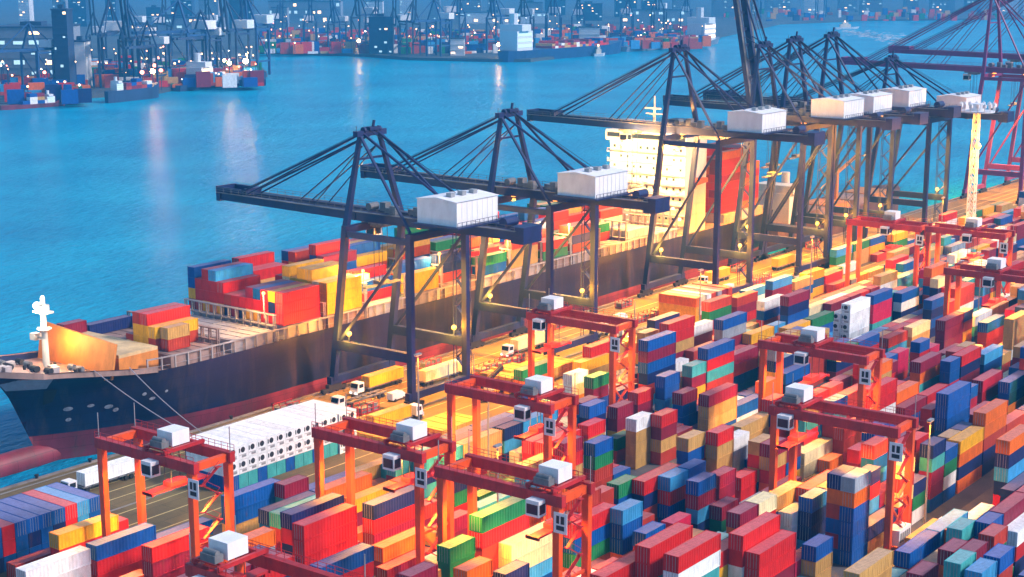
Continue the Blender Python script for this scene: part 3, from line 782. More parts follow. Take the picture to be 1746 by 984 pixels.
# ------------------------------------------------------------------ container ship at the berth
SX0, SX1, SYC, SB = 175.0, 500.0, 273.6, 16.2          # bow tip at deck, stern, centreline, half beam
DZ = 14.0
def sheer(x): return DZ + 4.6 * max(0, min(1, (216 - x) / 34)) ** 1.2
def stem_x(z):
    t = max(0, min(1, (z + 4) / 22.6)); return 196.0 - 10 * t - 11 * t ** 14
def half(x, z):
    """half breadth of the hull"""
    t = max(0, min(1, (z + 4) / 22.6))
    stem = 196.0 - 10 * t - 11 * t ** 14           # stem rakes out towards the deck
    run = 68 - 30 * t                                   # length of the fore body
    s = max(0, min(1, (x - stem) / run))
    b = SB * (1 - (1 - s) ** (2.15 + .5 * t)) 
    if x > 462: b *= 1 - .28 * ((x - 462) / 38) ** 2 * (1.4 - t)
    return b
ship = empty('container_ship', (SX0, SYC, -4), 'navy hulled container ship with red bottom moored at the quay, bow at the left edge', 'ship')
def S3(x, y, z): return (x - SX0, y, z + 4)
xs = [SX0 + .05, 175.6, 176.6, 178, 180, 182, 184, 185.5, 186.5, 187.5, 188.5, 189.5, 191, 192.5, 194, 195.5, 197.5, 200, 205, 210, 216, 223, 231, 240, 252, 270, 300, 340, 380, 420, 450, 462, 475, 488, SX1]
BZ = 2.3
def shell(name, zs, m, par, z_of=None):
    mb = MB()
    for side in (-1, 1):
        grid = []
        for x in xs:
            row = []
            for k in zs:
                z = z_of(x, k); xx = max(x, stem_x(z)); row.append(S3(xx, side * half(xx, z), z))
            grid.append(row)
        vs = [p for r in grid for p in r]; n = len(zs); fs = []
        for i in range(len(xs) - 1):
            for j in range(n - 1):
                q = (i * n + j, (i + 1) * n + j, (i + 1) * n + j + 1, i * n + j + 1); fs.append(q if side < 0 else q[::-1])
        mb.add(vs, fs)
    i = len(xs) - 1; n = len(zs)                        # transom
    mb.add([S3(xs[i], -half(xs[i], z_of(xs[i], k)), z_of(xs[i], k)) for k in zs] + [S3(xs[i], half(xs[i], z_of(xs[i], k)), z_of(xs[i], k)) for k in zs], [(j, n + j, n + j + 1, j + 1) for j in range(n - 1)])
    o = mb.build(name, m, par)
    for p in o.data.polygons: p.use_smooth = True
    return o
hull = shell('hull', [0, .12, .25, .4, .55, .7, .85, 1.0], M['hull'], ship, lambda x, k: BZ + k * (sheer(x) + (1.3 if x < 212 else .25) - BZ))
shell('boot_top', [0, .25, .5, .75, 1.0], M['boot'], ship, lambda x, k: -5.5 + k * (BZ + 5.5))
# bulb under the bow
mb = MB(); n = 14; prof = [(-20, .2), (-18.6, 1.6), (-15.5, 2.6), (-11, 3.1), (-5, 3.2), (2, 2.9), (10, 2.2)]
vs = []; fs = []
for px, r in prof: vs += [S3(195 + px, r * math.cos(2 * math.pi * i / n) * .8, -2.6 + r * .88 * math.sin(2 * math.pi * i / n)) for i in range(n)]
for j in range(len(prof) - 1): fs += [(j * n + i, j * n + (i + 1) % n, (j + 1) * n + (i + 1) % n, (j + 1) * n + i) for i in range(n)]
fs.append(tuple(range(n)))
mb.add(vs, fs); b = mb.build('bulbous_bow', M['boot'], ship)
for p in b.data.polygons: p.use_smooth = True
# marks on the hull: pale name panel, anchor, thruster signs
def on_hull(x, z, off=.06):
    x = max(x, stem_x(z) + .15); return S3(x, -half(x, z) - off, z)
mb = MB()
for (xa, xb, za, zb_) in ((185.5, 194.5, 13.4, 16.2),):
    n = 8; vs = []
    for i in range(n + 1):
        x = xa + (xb - xa) * i / n; sh = (i / n) * 1.6 if i > n - 3 else 0
        vs += [on_hull(x - (1 - i / n) * 1.2, za + .0, .1), on_hull(x, zb_, .1)]
    mb.add(vs, [(2 * i, 2 * i + 2, 2 * i + 3, 2 * i + 1) for i in range(n)])
mb.build('bow_panel', mat('pale bow panel paint', (.36, .36, .42), .6, 0, .2, .5), hull)
MARK = mat('worn white mark paint', (.30, .32, .38), .7, 0, .5, 1.5)
for (x, z, r) in ((207, 7.4, .9), (208.6, 6.4, .6), (203.4, 8.2, .7), (199.3, 8, .9), (199.8, 5.4, .55), (216, 7.8, .7), (219, 9.0, .4), (214, 9.2, .5)):
    nn = 10; c = on_hull(x, z, .08)
    vs = [c]
    for i in range(nn):
        a = 2 * math.pi * i / nn; vs.append(on_hull(x + r * math.cos(a), z + r * math.sin(a) * (.55 if r > .6 else .8), .08))
    MB().add(vs, [(0, 1 + i, 1 + (i + 1) % nn) for i in range(nn)]).build('hull_mark', MARK, hull)
mb = MB()
for k in range(3):
    vs = []
    for (x, z) in ((194.2 + k * .15, 13.0), (196.0 + k * .1, 13.0), (196.0, 10.2), (194.6, 9.6)): vs.append(on_hull(x, z, .12 + k * .18))
    mb.add(vs, [(0, 1, 2, 3)])
mb.build('anchor', M['dark'], hull)
# deck
mb = MB(); vs = []
for x in xs: vs += [S3(x, -half(x, sheer(x)) + .02, sheer(x)), S3(x, half(x, sheer(x)) - .02, sheer(x))]
mb.add(vs, [(2 * i, 2 * i + 2, 2 * i + 3, 2 * i + 1) for i in range(len(xs) - 1)]); mb.build('deck', M['deck'], ship)
# bulwark inner face, railings
mb = MB()
for side in (-1, 1):
    for i in range(len(xs) - 1):
        if xs[i] >= 212: break
        a, b_ = xs[i], xs[i + 1]; pa, pb = half(a, sheer(a) + 1.2) * side, half(b_, sheer(b_) + 1.2) * side
        mb.add([S3(a, pa * .995, sheer(a)), S3(b_, pb * .995, sheer(b_)), S3(b_, pb * .995, sheer(b_) + 1.25), S3(a, pa * .995, sheer(a) + 1.25)], [(0, 1, 2, 3)])
mb.build('bulwark', M['deck'], ship)
# forecastle gear: winches, bitts, vents
rg = random.Random(3)
for k in range(26):
    x = rg.uniform(181, 203); y = rg.uniform(-.78, .78) * half(x, sheer(x)); z = sheer(x); q = rg.random()
    mb = MB()
    if q < .4: mb.cyl(S3(x, y - .9, z + .7), S3(x, y + .9, z + .7), .65, 10, rg.choice((0, 1))).box(*S3(x - .8, y - .3, z), *S3(x + .8, y + .3, z + .5), 0)
    elif q < .75: mb.cyl(S3(x, y, z), S3(x, y, z + 1.0), .35, 8, 1).cyl(S3(x + 1.1, y, z), S3(x + 1.1, y, z + 1.0), .35, 8, 1)
    else: mb.box(*S3(x, y, z), *S3(x + 1.6, y + 1.3, z + 1.3), 2)
    mb.build('mooring_winch' if q < .4 else 'mooring_bitt' if q < .75 else 'deck_locker', [M['grey'], M['dark'], M['hatch']], ship)
# breakwater, orange
bx = 205.6
mb = MB()
mb.add([S3(bx, -12.6, 14), S3(bx, 12.6, 14), S3(bx + 1.6, 12.6, 23.2), S3(bx + 1.6, -12.6, 21.4), S3(bx + .5, -12.6, 14), S3(bx + .5, 12.6, 14), S3(bx + 2.1, 12.6, 23.2), S3(bx + 2.1, -12.6, 21.4)],
       [(0, 3, 2, 1), (4, 5, 6, 7), (3, 7, 6, 2), (0, 4, 7, 3), (1, 2, 6, 5)])
for k in range(10): y = -11.8 + k * 2.6; mb.bar(S3(bx + .2, y, 14.2), S3(bx - 1.2, y, 14.2), .25)
mb.build('breakwater', M['bwk'], ship)
mb = MB().box(*S3(bx + 2.2, -12.6, 14), *S3(218.5, 12.6, 18.2)); mb.build('hatch_coaming', M['bwk'], ship)
MB().box(*S3(bx + 2.4, -12.4, 18.2), *S3(218.6, 12.4, 18.9)).build('hatch_cover', mat('cream hatch paint', (.62, .46, .24), .6, 0, .3, .3), ship)
# foremast
mb = MB().cyl(S3(197.6, -1.6, 17), S3(197.6, -1.6, 31.8), .75, 12, 0, .5).box(*S3(196.4, -3.6, 28.6), *S3(198.8, .4, 29.0)).cyl(S3(197.6, -1.6, 29), S3(197.6, -1.6, 30.2), 1.3, 12).cyl(S3(197.6, -1.6, 25), S3(197.6, -1.6, 25.3), 1.5, 12)
mb.box(*S3(196.8, .6, 22.4), *S3(198.4, 2.4, 23.8)).bar(S3(197.6, -1.6, 23), S3(197.6, 2.6, 23), .4); fm = mb.build('foremast', M['shipw'], ship)
f = MB().ball(S3(196.9, -3.1, 29.7), .75, 0, 10).ball(S3(197.4, .2, 29.9), .8, 0, 10).ball(S3(197.6, -1.6, 31.9), .35, 0, 8).build('mast_lamp', M['lampc'], fm)
light('mast_lamp_glow', f, S3(195.4, -3.4, 29), 2200, (1, .86, .66), 'POINT', .8)
light('deck_glow', f, S3(203.0, 2, 21.5), 1100, (1, .5, .12), 'POINT', .6)
# hatch covers, lashing bridges, side passage stanchions
bays = [219.6, 237.2, 253.8, 268.6, 283.4, 298.2, 313.0, 327.8, 342.6, 357.4, 372.2, 387.0, 401.8, 416.6]
HZ = 17.0
for i, x in enumerate(bays):
    hb = MB()
    for k in range(4):
        y0 = -15.4 + k * 7.75; hb.box(*S3(x, y0, 14.02), *S3(x + 13, y0 + 7.5, HZ))
        for j in range(5): hb.box(*S3(x + .4 + j * 2.9, y0 + .3, HZ), *S3(x + .7 + j * 2.9, y0 + 7.2, HZ + .12))
    hb.build('hatch_cover', M['hatch'] if i % 3 else M['deck'], ship)
    lb = MB(); xx = x + 13.3
    for k in range(13):
        y = -15.2 + k * 2.53; lb.bar(S3(xx + .3, y, 14), S3(xx + .3, y, HZ + 3.2 + (2.4 if x > 260 else 0)), .3).bar(S3(xx + .9, y, 14), S3(xx + .9, y, HZ + 3.2 + (2.4 if x > 260 else 0)), .22)
    for z in ((HZ + .6, HZ + 3.2) if x < 260 else (HZ + .6, HZ + 3.2, HZ + 5.6)): lb.box(*S3(xx + .15, -15.4, z), *S3(xx + 1.1, 15.4, z + .22))
    lb.build('lashing_bridge', M['hatch'] if i % 2 else M['deck'], ship)
mb = MB(); x = 214
while x < 430:
    y = -half(x, 14) + .35
    mb.bar(S3(x, y, sheer(x)), S3(x, y, HZ + .1), .32); mb.bar(S3(x, y, HZ - .1), S3(x + 3.4, -half(x + 3.4, 14) + .35, HZ - .1), .3)
    mb.bar(S3(x, y, sheer(x) + 1.1), S3(x + 3.4, -half(x + 3.4, 14) + .35, sheer(x + 3.4) + 1.1), .08); x += 3.4
mb.build('side_rail', M['hatch'], ship)
# accommodation block
A0, A1 = 436.5, 450.0
acc = MB().box(*S3(A0, -14.5, 14), *S3(A1, 14.5, 46.5), 0).box(*S3(A0 - 1.2, -15.6, 43.2), *S3(A1 - 6, 15.6, 46.6), 0)
for k in range(9): z = 17 + k * 3.2; acc.box(*S3(A0 - .12, -14.6, z - .16), *S3(A1, 14.6, z), 0)
ac = acc.build('deckhouse', M['shipw'], ship)
WM = [MB().box(0, 0, 0, .06, .8, .9).mesh('window', [m]) for m in (M['win'], M['litwin'])]
for k in range(8):
    for j in range(11):
        o = obj('window', WM[1 if (k * 7 + j * 5) % 4 == 0 else 0], ac); o.location = S3(A0 - .1, -13.2 + j * 2.55, 18.4 + k * 3.2)
MB().box(*S3(A0 - 1.26, -15, 44.3), *S3(A0 - 1.2, 15, 45.8), 0).build('bridge_window', M['win'], ac)
for k in range(8):
    rl = MB(); z = 17 + k * 3.2
    for hh in (.55, 1.05): rl.bar(S3(A0 - 1.3, -14.9, z + hh), S3(A0 - 1.3, 14.9, z + hh), .07)
    for j in range(14): rl.bar(S3(A0 - 1.3, -14.9 + j * 2.29, z), S3(A0 - 1.3, -14.9 + j * 2.29, z + 1.05), .07)
    rl.box(*S3(A0 - 1.4, -14.9, z - .14), *S3(A0 - .13, 14.9, z)).build('deck_rail', M['shipw'], ac)
for sy in (-15.7, 15.7):
    MB().bar(S3(A0 + 4, sy, 31), S3(A0 + 11, sy, 31), 2.4, 2.2, 0, 2.0, 1.4).build('lifeboat', M['rtg'], ac)
fu = MB().box(*S3(A1 + 4, -5, 14), *S3(A1 + 12, 5, 44), 0).box(*S3(A1 + 4.8, -4.2, 44), *S3(A1 + 11.2, 4.2, 49), 1); fu.build('funnel', [M['bwk'], M['hull']], ship)
mm = MB().bar(S3(A0 + 4, 0, 46), S3(A0 + 4, 0, 58), 0.8, .8, 0, .3, .3).box(*S3(A0 + 3.4, -3, 52), *S3(A0 + 4.6, 3, 52.3)).bar(S3(A0 + 3, -3, 54), S3(A0 + 3, 3, 54), .5); mm.build('radar_mast', M['shipw'], ship)
for q, (y, z) in enumerate(((-12, 41), (9, 41), (0, 30), (-13.5, 28), (12, 27))):
    f = MB().ball(S3(A0 - 3.0, y, z), .8, 0, 8).bar(S3(A0 - 2.6, y, z), S3(A0, y, z), .15, .15, 1).build('deck_floodlight', [M['lampw'], M['steel']], ac)
    if q < 2: light('deck_floodlight_glow', f, S3(A0 - 9, y, z - 4), 11000, (1, .60, .22), 'POINT', 1.2)
# cargo on deck: every box its own entry; a bay's columns from the quay side outwards
def cargo(x, cols, L=12.19, z0=HZ + .14, place='deck', first=-15.0, pitch=2.52):
    for i, c in enumerate(cols):
        y = SYC + first + i * pitch
        for k, ch in enumerate(c):
            if ch == '.': continue
            CONT.append(dict(x=x, y=y, L=L, W=CW, z=z0 + k * 2.62, h=2.59, c=ch, ax='x', place=place, tier=k, n=len(c), sid=('s', round(x, 1), i), row=-1))
cargo(220.2, ['', '', 'ky', 'yyr', 'yyk', 'k', '', '', '', '', '', 'n'], place='bow')
cargo(221.4, ['', 'kt'], 6.06, place='bow', first=-15.2)
cargo(212.0, ['m'], 6.06, z0=18.95, first=11.0, place='bow')
cargo(254.2, ['rrr', 'rny', 'rrr', 'yrb', 'yrm', 'nr', 'mr', 'nk', 'yrr', 'orrs', 'yrrr', 'krr', 'mybb'], place='bay')
cargo(269.0, ['yyy', 'yye', 'yyyy', 'eyyy', 'yyy', 'yyey', 'yyr', 'ky', 'yy', 'ey', 'ryr', 'kkr', 'rrkr'], place='bay')
rc = random.Random(11)
for i, x in enumerate(bays[4:-1]):
    hs = [max(0, min(6, int(rc.gauss(2.4 if i not in (2,) else .6, 1.3) + (1.6 if j > 5 else 0)))) for j in range(12)]
    pal = ['rrkybm', 'ykrbny', 'tktn', 'yrkbgo', 'krmbto', 'rbrbgk', 'kbrnrg', 'krgbtm', 'rkbmhe'][i]
    cargo(x + .4, [''.join(rc.choice(pal) for _ in range(h)) for h in hs], place='mid')
for i, x in enumerate((464, 478)): cargo(x, [''.join(rc.choice('rrkrom') for _ in range(rc.choice((6, 7, 7, 8)))) for j in range(10)], place='aft', first=-12.6)
MB().box(*S3(463.5, -14, 14.02), *S3(491, 14, HZ)).build('hatch_cover', M['hatch'], ship)
f = MB().box(*S3(284, -11.5, 22.6), *S3(288, -8, 24)).build('cargo_lamp', M['lampy'], ship); light('cargo_lamp_glow', f, S3(283, -13, 24.5), 3600, (1, .72, .1), 'POINT', .8)
for q, x in enumerate((248.5, 282.4, 312.0, 341.6, 371.2)):  # lamp posts added along the near side to brighten the deck warmly
    f = MB().bar(S3(x, -14.6, HZ + 3), S3(x, -14.6, HZ + 8.5), .22, .22, 1).ball(S3(x, -14.6, HZ + 8.9), .42, 0, 8).build('added_deck_light', [M['lampw'], M['hatch']], ship)
    light('deck_glow', f, S3(x - 1.2, -13.6, HZ + 8.6), 2600, (1, .55, .15), 'POINT', .5)
# mooring lines from the bow down to the quay
def rope(p, q, sag, label):
    mb = MB(); pr = None
    for k in range(15):
        t = k / 14; v = Vector(p).lerp(Vector(q), t); v.z -= sag * 4 * t * (1 - t)
        if pr is not None: mb.bar(pr, v, .16)
        pr = v
    return tag(mb.build('mooring_line', mat('pale rope', (.30, .30, .36), .8, 0, 0)), label, 'mooring line', 'mooring lines of the container ship')
rope((201, SYC - half(201, 17), 17.2), tuple(un(338, 748, .9)), .8, 'left pale mooring line slanting down the navy bow to the quay')
rope((209, SYC - half(209, 16), 16.4), tuple(un(352, 743, .9)), .8, 'right pale mooring line slanting down the navy bow to the quay')

# a small feeder vessel farther along the berth, seen between the crane legs
fv = empty('feeder_ship', (522, 264, -4), 'small brown-hulled feeder ship seen between the crane legs along the far berth', 'ship')
mb = MB(); prof = [(0, 5), (4, 8), (12, 9), (92, 9), (108, 6), (118, .6)]; vs = []; fs = []
for px, hb in prof: vs += [(px, 2 - hb * .9 + 8, -1), (px, 2 - hb + 8, 9 + (2 if px > 100 else 0)), (px, 2 + hb + 8, 9 + (2 if px > 100 else 0)), (px, 2 + hb * .9 + 8, -1)]
for i in range(len(prof) - 1):
    for j in range(3): fs.append((i * 4 + j, (i + 1) * 4 + j, (i + 1) * 4 + j + 1, i * 4 + j + 1))
fs.append((0, 1, 2, 3)); mb.add(vs, fs); mb.build('hull', mat('brown hull paint', (.16, .07, .05), .55, 0, .4, .2), fv)
MB().box(4, 3, 9, 16, 17, 20).box(5, 2, 20, 13, 18, 23).cyl((14, 10, 20), (14, 10, 27), 1.6, 10).build('deckhouse', M['shipw'], fv)
for k in range(4): MB().box(20 + k * 20, 3, 9, 37 + k * 20, 17, 11.5).build('hatch_cover', M['bwk'] if k % 2 else M['deck'], fv)
MB().bar((58, 10, 9), (58, 10, 24), 1.6).bar((58, 10, 22), (82, 12, 27), 1.0).build('deck_crane', M['bwk'], fv)

# ------------------------------------------------------------------ terminal trucks with their trailers; loads are containers of their own
def truck(x, y, label, load=None, dirn=1, loadL=12.19, rz=0.0):
    t = empty('terminal_truck', (x, y, .01), label, 'truck', 'terminal trucks', rz=rz + (0 if dirn > 0 else math.pi))
    ch = MB().box(-6.4, -1.2, 1.05, 6.6, -.9, 1.42).box(-6.4, .9, 1.05, 6.6, 1.2, 1.42)
    for k in range(7): ch.box(-6.2 + k * 2.1, -1.2, 1.1, -5.9 + k * 2.1, 1.2, 1.38)
    ch.build('trailer', M['grey'], t)
    MB().box(4.6, -.6, .55, 10.2, .6, 1.0).build('chassis', M['dark'], t)
    cb = MB().add([(8.0, -1.2, .9), (10.4, -1.2, .9), (10.4, 1.2, .9), (8.0, 1.2, .9), (8.0, -1.2, 3.2), (9.9, -1.2, 3.2), (9.9, 1.2, 3.2), (8.0, 1.2, 3.2)], [(0, 3, 2, 1), (4, 5, 6, 7), (0, 1, 5, 4), (1, 2, 6, 5), (2, 3, 7, 6), (3, 0, 4, 7)]).box(10.2, -1.2, .5, 10.6, 1.2, 1.3)
    cab = cb.build('cab', M['white'], t)
    MB().add([(10.33, -1.05, 2.0), (10.33, 1.05, 2.0), (10.02, 1.05, 3.0), (10.02, -1.05, 3.0)], [(0, 1, 2, 3)]).box(8.3, -1.24, 2.0, 9.7, -1.2, 2.9).box(8.3, 1.2, 2.0, 9.7, 1.24, 2.9).build('windscreen', M['glass'], cab)
    MB().box(10.6, -1.0, .75, 10.66, -.6, 1.0).box(10.6, .6, .75, 10.66, 1.0, 1.0).build('headlight', M['lampc'], cab)
    for wx, n in ((9.4, 1), (5.6, 2), (-5.2, 2), (-3.9, 2)):
        wm = MB()
        for s in (-1, 1): wm.cyl((wx, s * 1.22, .5), (wx, s * .75, .5), .5, 12)
        wm.build('wheel', M['dark'], t)
    if load:
        c, s = math.cos(rz + (0 if dirn > 0 else math.pi)), math.sin(rz + (0 if dirn > 0 else math.pi))
        CONT.append(dict(x=x - loadL / 2, y=y - CW / 2, L=loadL, W=CW, z=1.44, h=2.59, c=load, ax='x', place='truck', tier=0, n=1, sid=('t', round(x), round(y)), row=-1))
    return t
truck(274.5, 246.0, 'terminal truck carrying a yellow container between the legs of the bow quay crane', 'y', -1)
truck(286.5, 238.6, 'white-cabbed truck carrying a cream container under the bow quay crane', 'e', 1)
truck(262.5, 241.0, 'empty terminal truck parked beside the near waterside leg of the bow quay crane', None, -1)
truck(325.5, 240.0, 'white-cabbed truck carrying a cream container under the second quay crane', 'e', -1)
truck(343.0, 234.0, 'empty terminal truck waiting beside the landside legs of the second quay crane', None, 1)
truck(187.5, 241.0, 'truck with a long white container on the grey quay at the lower left', 'w', -1)
truck(205.5, 214.6, 'truck with white container beside the leftmost gantry and refrigerated stack', 'w', 1) if False else None
truck(362.0, 226.0, 'empty terminal truck with lit cab next to the boxes lying across the quay', None, -1)
truck(411.0, 240.0, 'truck carrying an orange container under the big lit quay crane', 'o', 1)
truck(436.0, 246.0, 'truck carrying a yellow container behind the legs of the big lit quay crane', 'y', -1)
truck(470.0, 240.0, 'truck carrying a yellow container below the quay crane with raised boom', 'y', 1)
truck(250.0, 222.5, 'truck carrying a yellow container on the apron right of the refrigerated stack', 'y', 1)
truck(309.0, 99.6, 'white truck coming along the lit yard road beside the orange and navy stacks', 'e', -1)
truck(250.0, 98.4, 'terminal truck carrying a yellow container on the yard road beside the tall gantry', 'y', 1)
truck(400.0, 154.5, 'empty terminal truck on the yard road between two container blocks', None, 1)
# reach stacker on the apron right of the landside leg
rs = empty('reach_stacker', (282, 219.5, .01), 'dark reach stacker with white cab on the yellow-lit apron near the crane leg', 'reach stacker')
MB().box(-4, -1.6, .7, 4, 1.6, 1.9).box(-4, -1.5, 1.9, -2, 1.5, 2.6).build('body', M['hyel'], rs)
MB().box(-1, -.9, 1.9, 1, .9, 3.7).build('operator_cab', M['white'], rs)
MB().bar((-3, 0, 3.4), (5.2, 0, 6.6), .9, .9).build('boom', M['dark'], rs)
MB().box(4.8, -3.1, 5.6, 5.6, 3.1, 6.1).build('spreader', M['hyel'], rs)
for wx in (-2.8, 2.6):
    wm = MB()
    for s in (-1, 1): wm.cyl((wx, s * 1.9, .85), (wx, s * 1.1, .85), .85, 14)
    wm.build('wheel', M['dark'], rs)
# lashing cages, vans and empty trailers about the berth
cage = empty('lashing_cage', (300, 234.6, .01)); tag(cage, 'rust red steel cage of lashing gear standing on the lit apron', 'gear cage', 'lashing cages about the berth')
CAGES = [cage]; VANS = []
gb = MB().box(-3, -1.2, .1, 3, 1.2, .3)
for sx in (-3, -1, 1, 3):
    for sy in (-1.2, 1.2): gb.bar((sx, sy, .2), (sx, sy, 2.3), .16)
for sy in (-1.2, 1.2):
    for z in (1.1, 2.3): gb.bar((-3, sy, z), (3, sy, z), .14)
gb.build('frame', M['rtgd'], cage); MB().box(-2.7, -1.0, .3, .4, 1.0, 1.5).box(.8, -1.0, .3, 2.7, 1.0, 1.9).build('gear', M['grey'], cage)
for x, y, a in ((306.5, 234.6, 0), (313, 234.8, .05), (256, 234.6, 0), (249, 234.7, 0), (352, 249, 0), (359, 249, .1), (372, 234.6, 0), (379, 234.8, 0), (386, 249.2, 0), (398, 235, 0), (440, 234.6, 0), (447, 234.8, .1), (455, 249, 0), (490, 234.6, 0), (497, 234.6, 0), (510, 249, 0), (540, 236, 0), (560, 236, 0), (245, 249.2, 0), (296, 249.2, 0)):
    c_ = copy_tree(cage); c_.location = (x, y, .01); c_.rotation_euler = (0, 0, a); CAGES.append(c_)
vn = empty('van', (299, 243.6, .01)); tag(vn, 'small white crew van parked on the lit apron between the crane legs', 'van', 'white crew vans about the berth')
vb = MB().add([(-2.4, -.95, .45), (2.4, -.95, .45), (2.4, .95, .45), (-2.4, .95, .45), (-2.4, -.9, 2.1), (1.2, -.9, 2.1), (1.2, .9, 2.1), (-2.4, .9, 2.1), (2.4, -.95, 1.15), (2.4, .95, 1.15)], [(0, 3, 2, 1), (4, 5, 6, 7), (0, 1, 8, 5, 4), (2, 3, 7, 6, 9), (3, 0, 4, 7), (1, 2, 9, 8), (8, 9, 6, 5)])
vb.build('body', M['white'], vn); MB().add([(2.3, -.85, 1.24), (2.3, .85, 1.24), (1.32, .8, 2.03), (1.32, -.8, 2.03)], [(0, 1, 2, 3)]).build('windscreen', M['glass'], vn)
for sx in (-1.5, 1.5):
    for sy in (-.9, .9): MB().cyl((sx, sy - .1, .36), (sx, sy + .1, .36), .36, 12).build('wheel', M['dark'], vn)
for x, y, a in ((268, 236, 0), (338, 246.5, 3.1), (370, 240, 0), (395, 229.5, 0), (425, 236, 3.1), (352, 229.4, 0), (480, 232, 0)):
    c_ = copy_tree(vn); c_.location = (x, y, .01); c_.rotation_euler = (0, 0, a); VANS.append(c_)
# hatch covers put down on the apron
def hatch(x, y, n, L, W, label):
    for k in range(n):
        z = .02 + k * .95
        mb = MB().box(0, 0, z, L, W, z + .85)
        for j in range(int(L / 1.6)): mb.box(.3 + j * 1.6, -.12, z, .55 + j * 1.6, W + .12, z + .83)
        for j in range(4): mb.box(1 + j * (L - 3) / 3, .4, z + .85, 1.8 + j * (L - 3) / 3, W - .4, z + .93)
        o = mb.build('hatch_cover', M['hyel']); o.location = (x, y, 0)
        tier = 'only' if n == 1 else ('topmost' if k == n - 1 else 'bottom' if k == 0 else 'second from bottom' if k == 1 else 'second from top')
        tag(o, 'yellow steel hatch cover ' + label + ('' if n == 1 else ', %s of its pile' % tier), 'hatch cover', 'hatch covers laid down on the apron')
hatch(288, 217.5, 4, 13.2, 9.5, 'beside the green container')
hatch(302.5, 217.5, 3, 13.2, 9.5, 'under the second gantry')
hatch(238.5, 214.0, 2, 13.0, 11.5, 'right of the white refrigerated stack')
hatch(252.8, 209.5, 1, 13.0, 9, 'in front of the bow crane landside leg')
# yard lamp posts giving the warm patches between the stacks
def lamp_post(x, y, label, p=9000, h=21):
    t = empty('lamp_post', (x, y, 0), label, 'lamp post', 'warm yard lamp posts')
    MB().cyl((0, 0, 0), (0, 0, h), .22, 8, 0, .14).build('pole', M['steel'], t)
    f = MB().box(-.9, -.35, h, .9, .35, h + .35, 0).box(-.8, -.3, h - .06, .8, .3, h, 1).build('lamp_head', [M['steel'], M['lampw']], t)
    light('lamp_glow', f, (0, 0, h - .6), p, WARM, 'SPOT', .5, 150)
for x, y, lb in ((240, 205.3, 'lamp post on the apron behind the refrigerated stack'), (355, 205.3, 'lamp post beside the boxes lying across the apron'), (420, 205.3, 'lamp post right of the boxes lying across the apron'),
                 (520, 205.3, 'lamp post behind the distant gantry with yellow legs'), (232, 180.7, 'lamp post between the two back container blocks'), (300, 153.8, 'lamp post beside the yard road at the middle of the yard'),
                 (200, 153.8, 'lamp post beside the yard road in the front of the yard'), (420, 153.8, 'lamp post beside the yard road far right'), (258, 101.9, 'lamp post beside the lower yard road by the tall gantry'), (330, 101.9, 'lamp post beside the lower yard road near the right edge')):
    lamp_post(x, y, lb)

VANS.append(vn)
CNAME = ['bow quay crane', 'second quay crane', 'big lit quay crane', 'raised-boom quay crane', 'large-housed quay crane', 'tallest navy quay crane', 'low navy quay crane']
CX = NC + [x_at(1357, 248, 73) - 10, x_at(1420, 248, 73) - 10, x_at(1522, 248, 64) - 10]
for lst, what in ((CAGES, 'rust red gear cage'), (VANS, 'small white crew van')):
    grp = {}
    for o in lst:
        k = min(range(len(CX)), key=lambda q: abs(CX[q] + 10 - o.location.x)); side = 'by the water legs' if o.location.y > 242 else 'by the landside legs' if o.location.y < 236.5 else 'between the legs'
        grp.setdefault('%s %s of the %s' % (what, side, CNAME[k]), []).append(o)
    for k, os_ in grp.items():
        os_.sort(key=lambda o: o.location.x)
        for q, o in enumerate(os_): o['label'] = k if len(os_) == 1 else ('leftmost ', 'second ', 'third ', 'fourth ', 'fifth ')[q] + k

# ------------------------------------------------------------------ far side of the harbour
rf = random.Random(21)
def fx(u, v, z=-.8): p = un(u, v, z); return float(p[0]), float(p[1])
VD = math.atan2(FH[1], FH[0])
def far_block(u, v, wpx, hpx, name, label, cat, m, floors=5, bays_=6, lit=.35, depth=40, warm=False, group=None):
    """a building whose front foot stands at photo pixel (u,v)"""
    x, y = fx(u, v); dist = math.hypot(x, y); s = math.hypot(dist, CZ) / FPX
    W, H = wpx * s, hpx * s
    t = empty(name, (x, y, -.8), label, cat, group, rz=VD - math.pi / 2)
    wb_ = MB().box(-W / 2, 0, 0, W / 2, depth, H, 0); fh = H / floors; bw = W / bays_
    for f in range(floors):
        for b in range(bays_):
            q = rf.random()
            if q < lit and floors > 1 and rf.random() < .8:
                a = -W / 2 + b * bw + bw * rf.uniform(.05, .3); wb_.box(a, -.25, f * fh + fh * .35, a + bw * rf.uniform(.3, .65), -.05, f * fh + fh * rf.uniform(.6, .8), 2 if warm or rf.random() < .3 else 1)
        if floors > 2: wb_.box(-W / 2 - .3, -.4, f * fh - .2, W / 2 + .3, -.02, f * fh + .5, 0)
    wb_.build('wall', [m, M['fwin'], M['fwarm2']], t)
    MB().box(-W / 2 - .6, -.6, H, W / 2 + .6, depth + .6, H + 1.2).box(-W * .2, depth * .3, H + 1.2, W * .12, depth * .6, H + 4.5).build('roof', M['far'], t)
    return t
M['fwarm2'] = mat('far warm window', (.4, .3, .2), .5, 0, 0, emit=(1, .55, .26), est=2.2)
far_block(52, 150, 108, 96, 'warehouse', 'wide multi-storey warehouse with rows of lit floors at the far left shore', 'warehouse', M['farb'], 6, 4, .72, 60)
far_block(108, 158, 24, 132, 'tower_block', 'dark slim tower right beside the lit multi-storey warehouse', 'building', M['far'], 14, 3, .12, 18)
far_block(136, 150, 22, 74, 'tower_block', 'pale narrow slab lit from the front beside the dark slim tower', 'building', M['farw'], 1, 1, 0, 20)
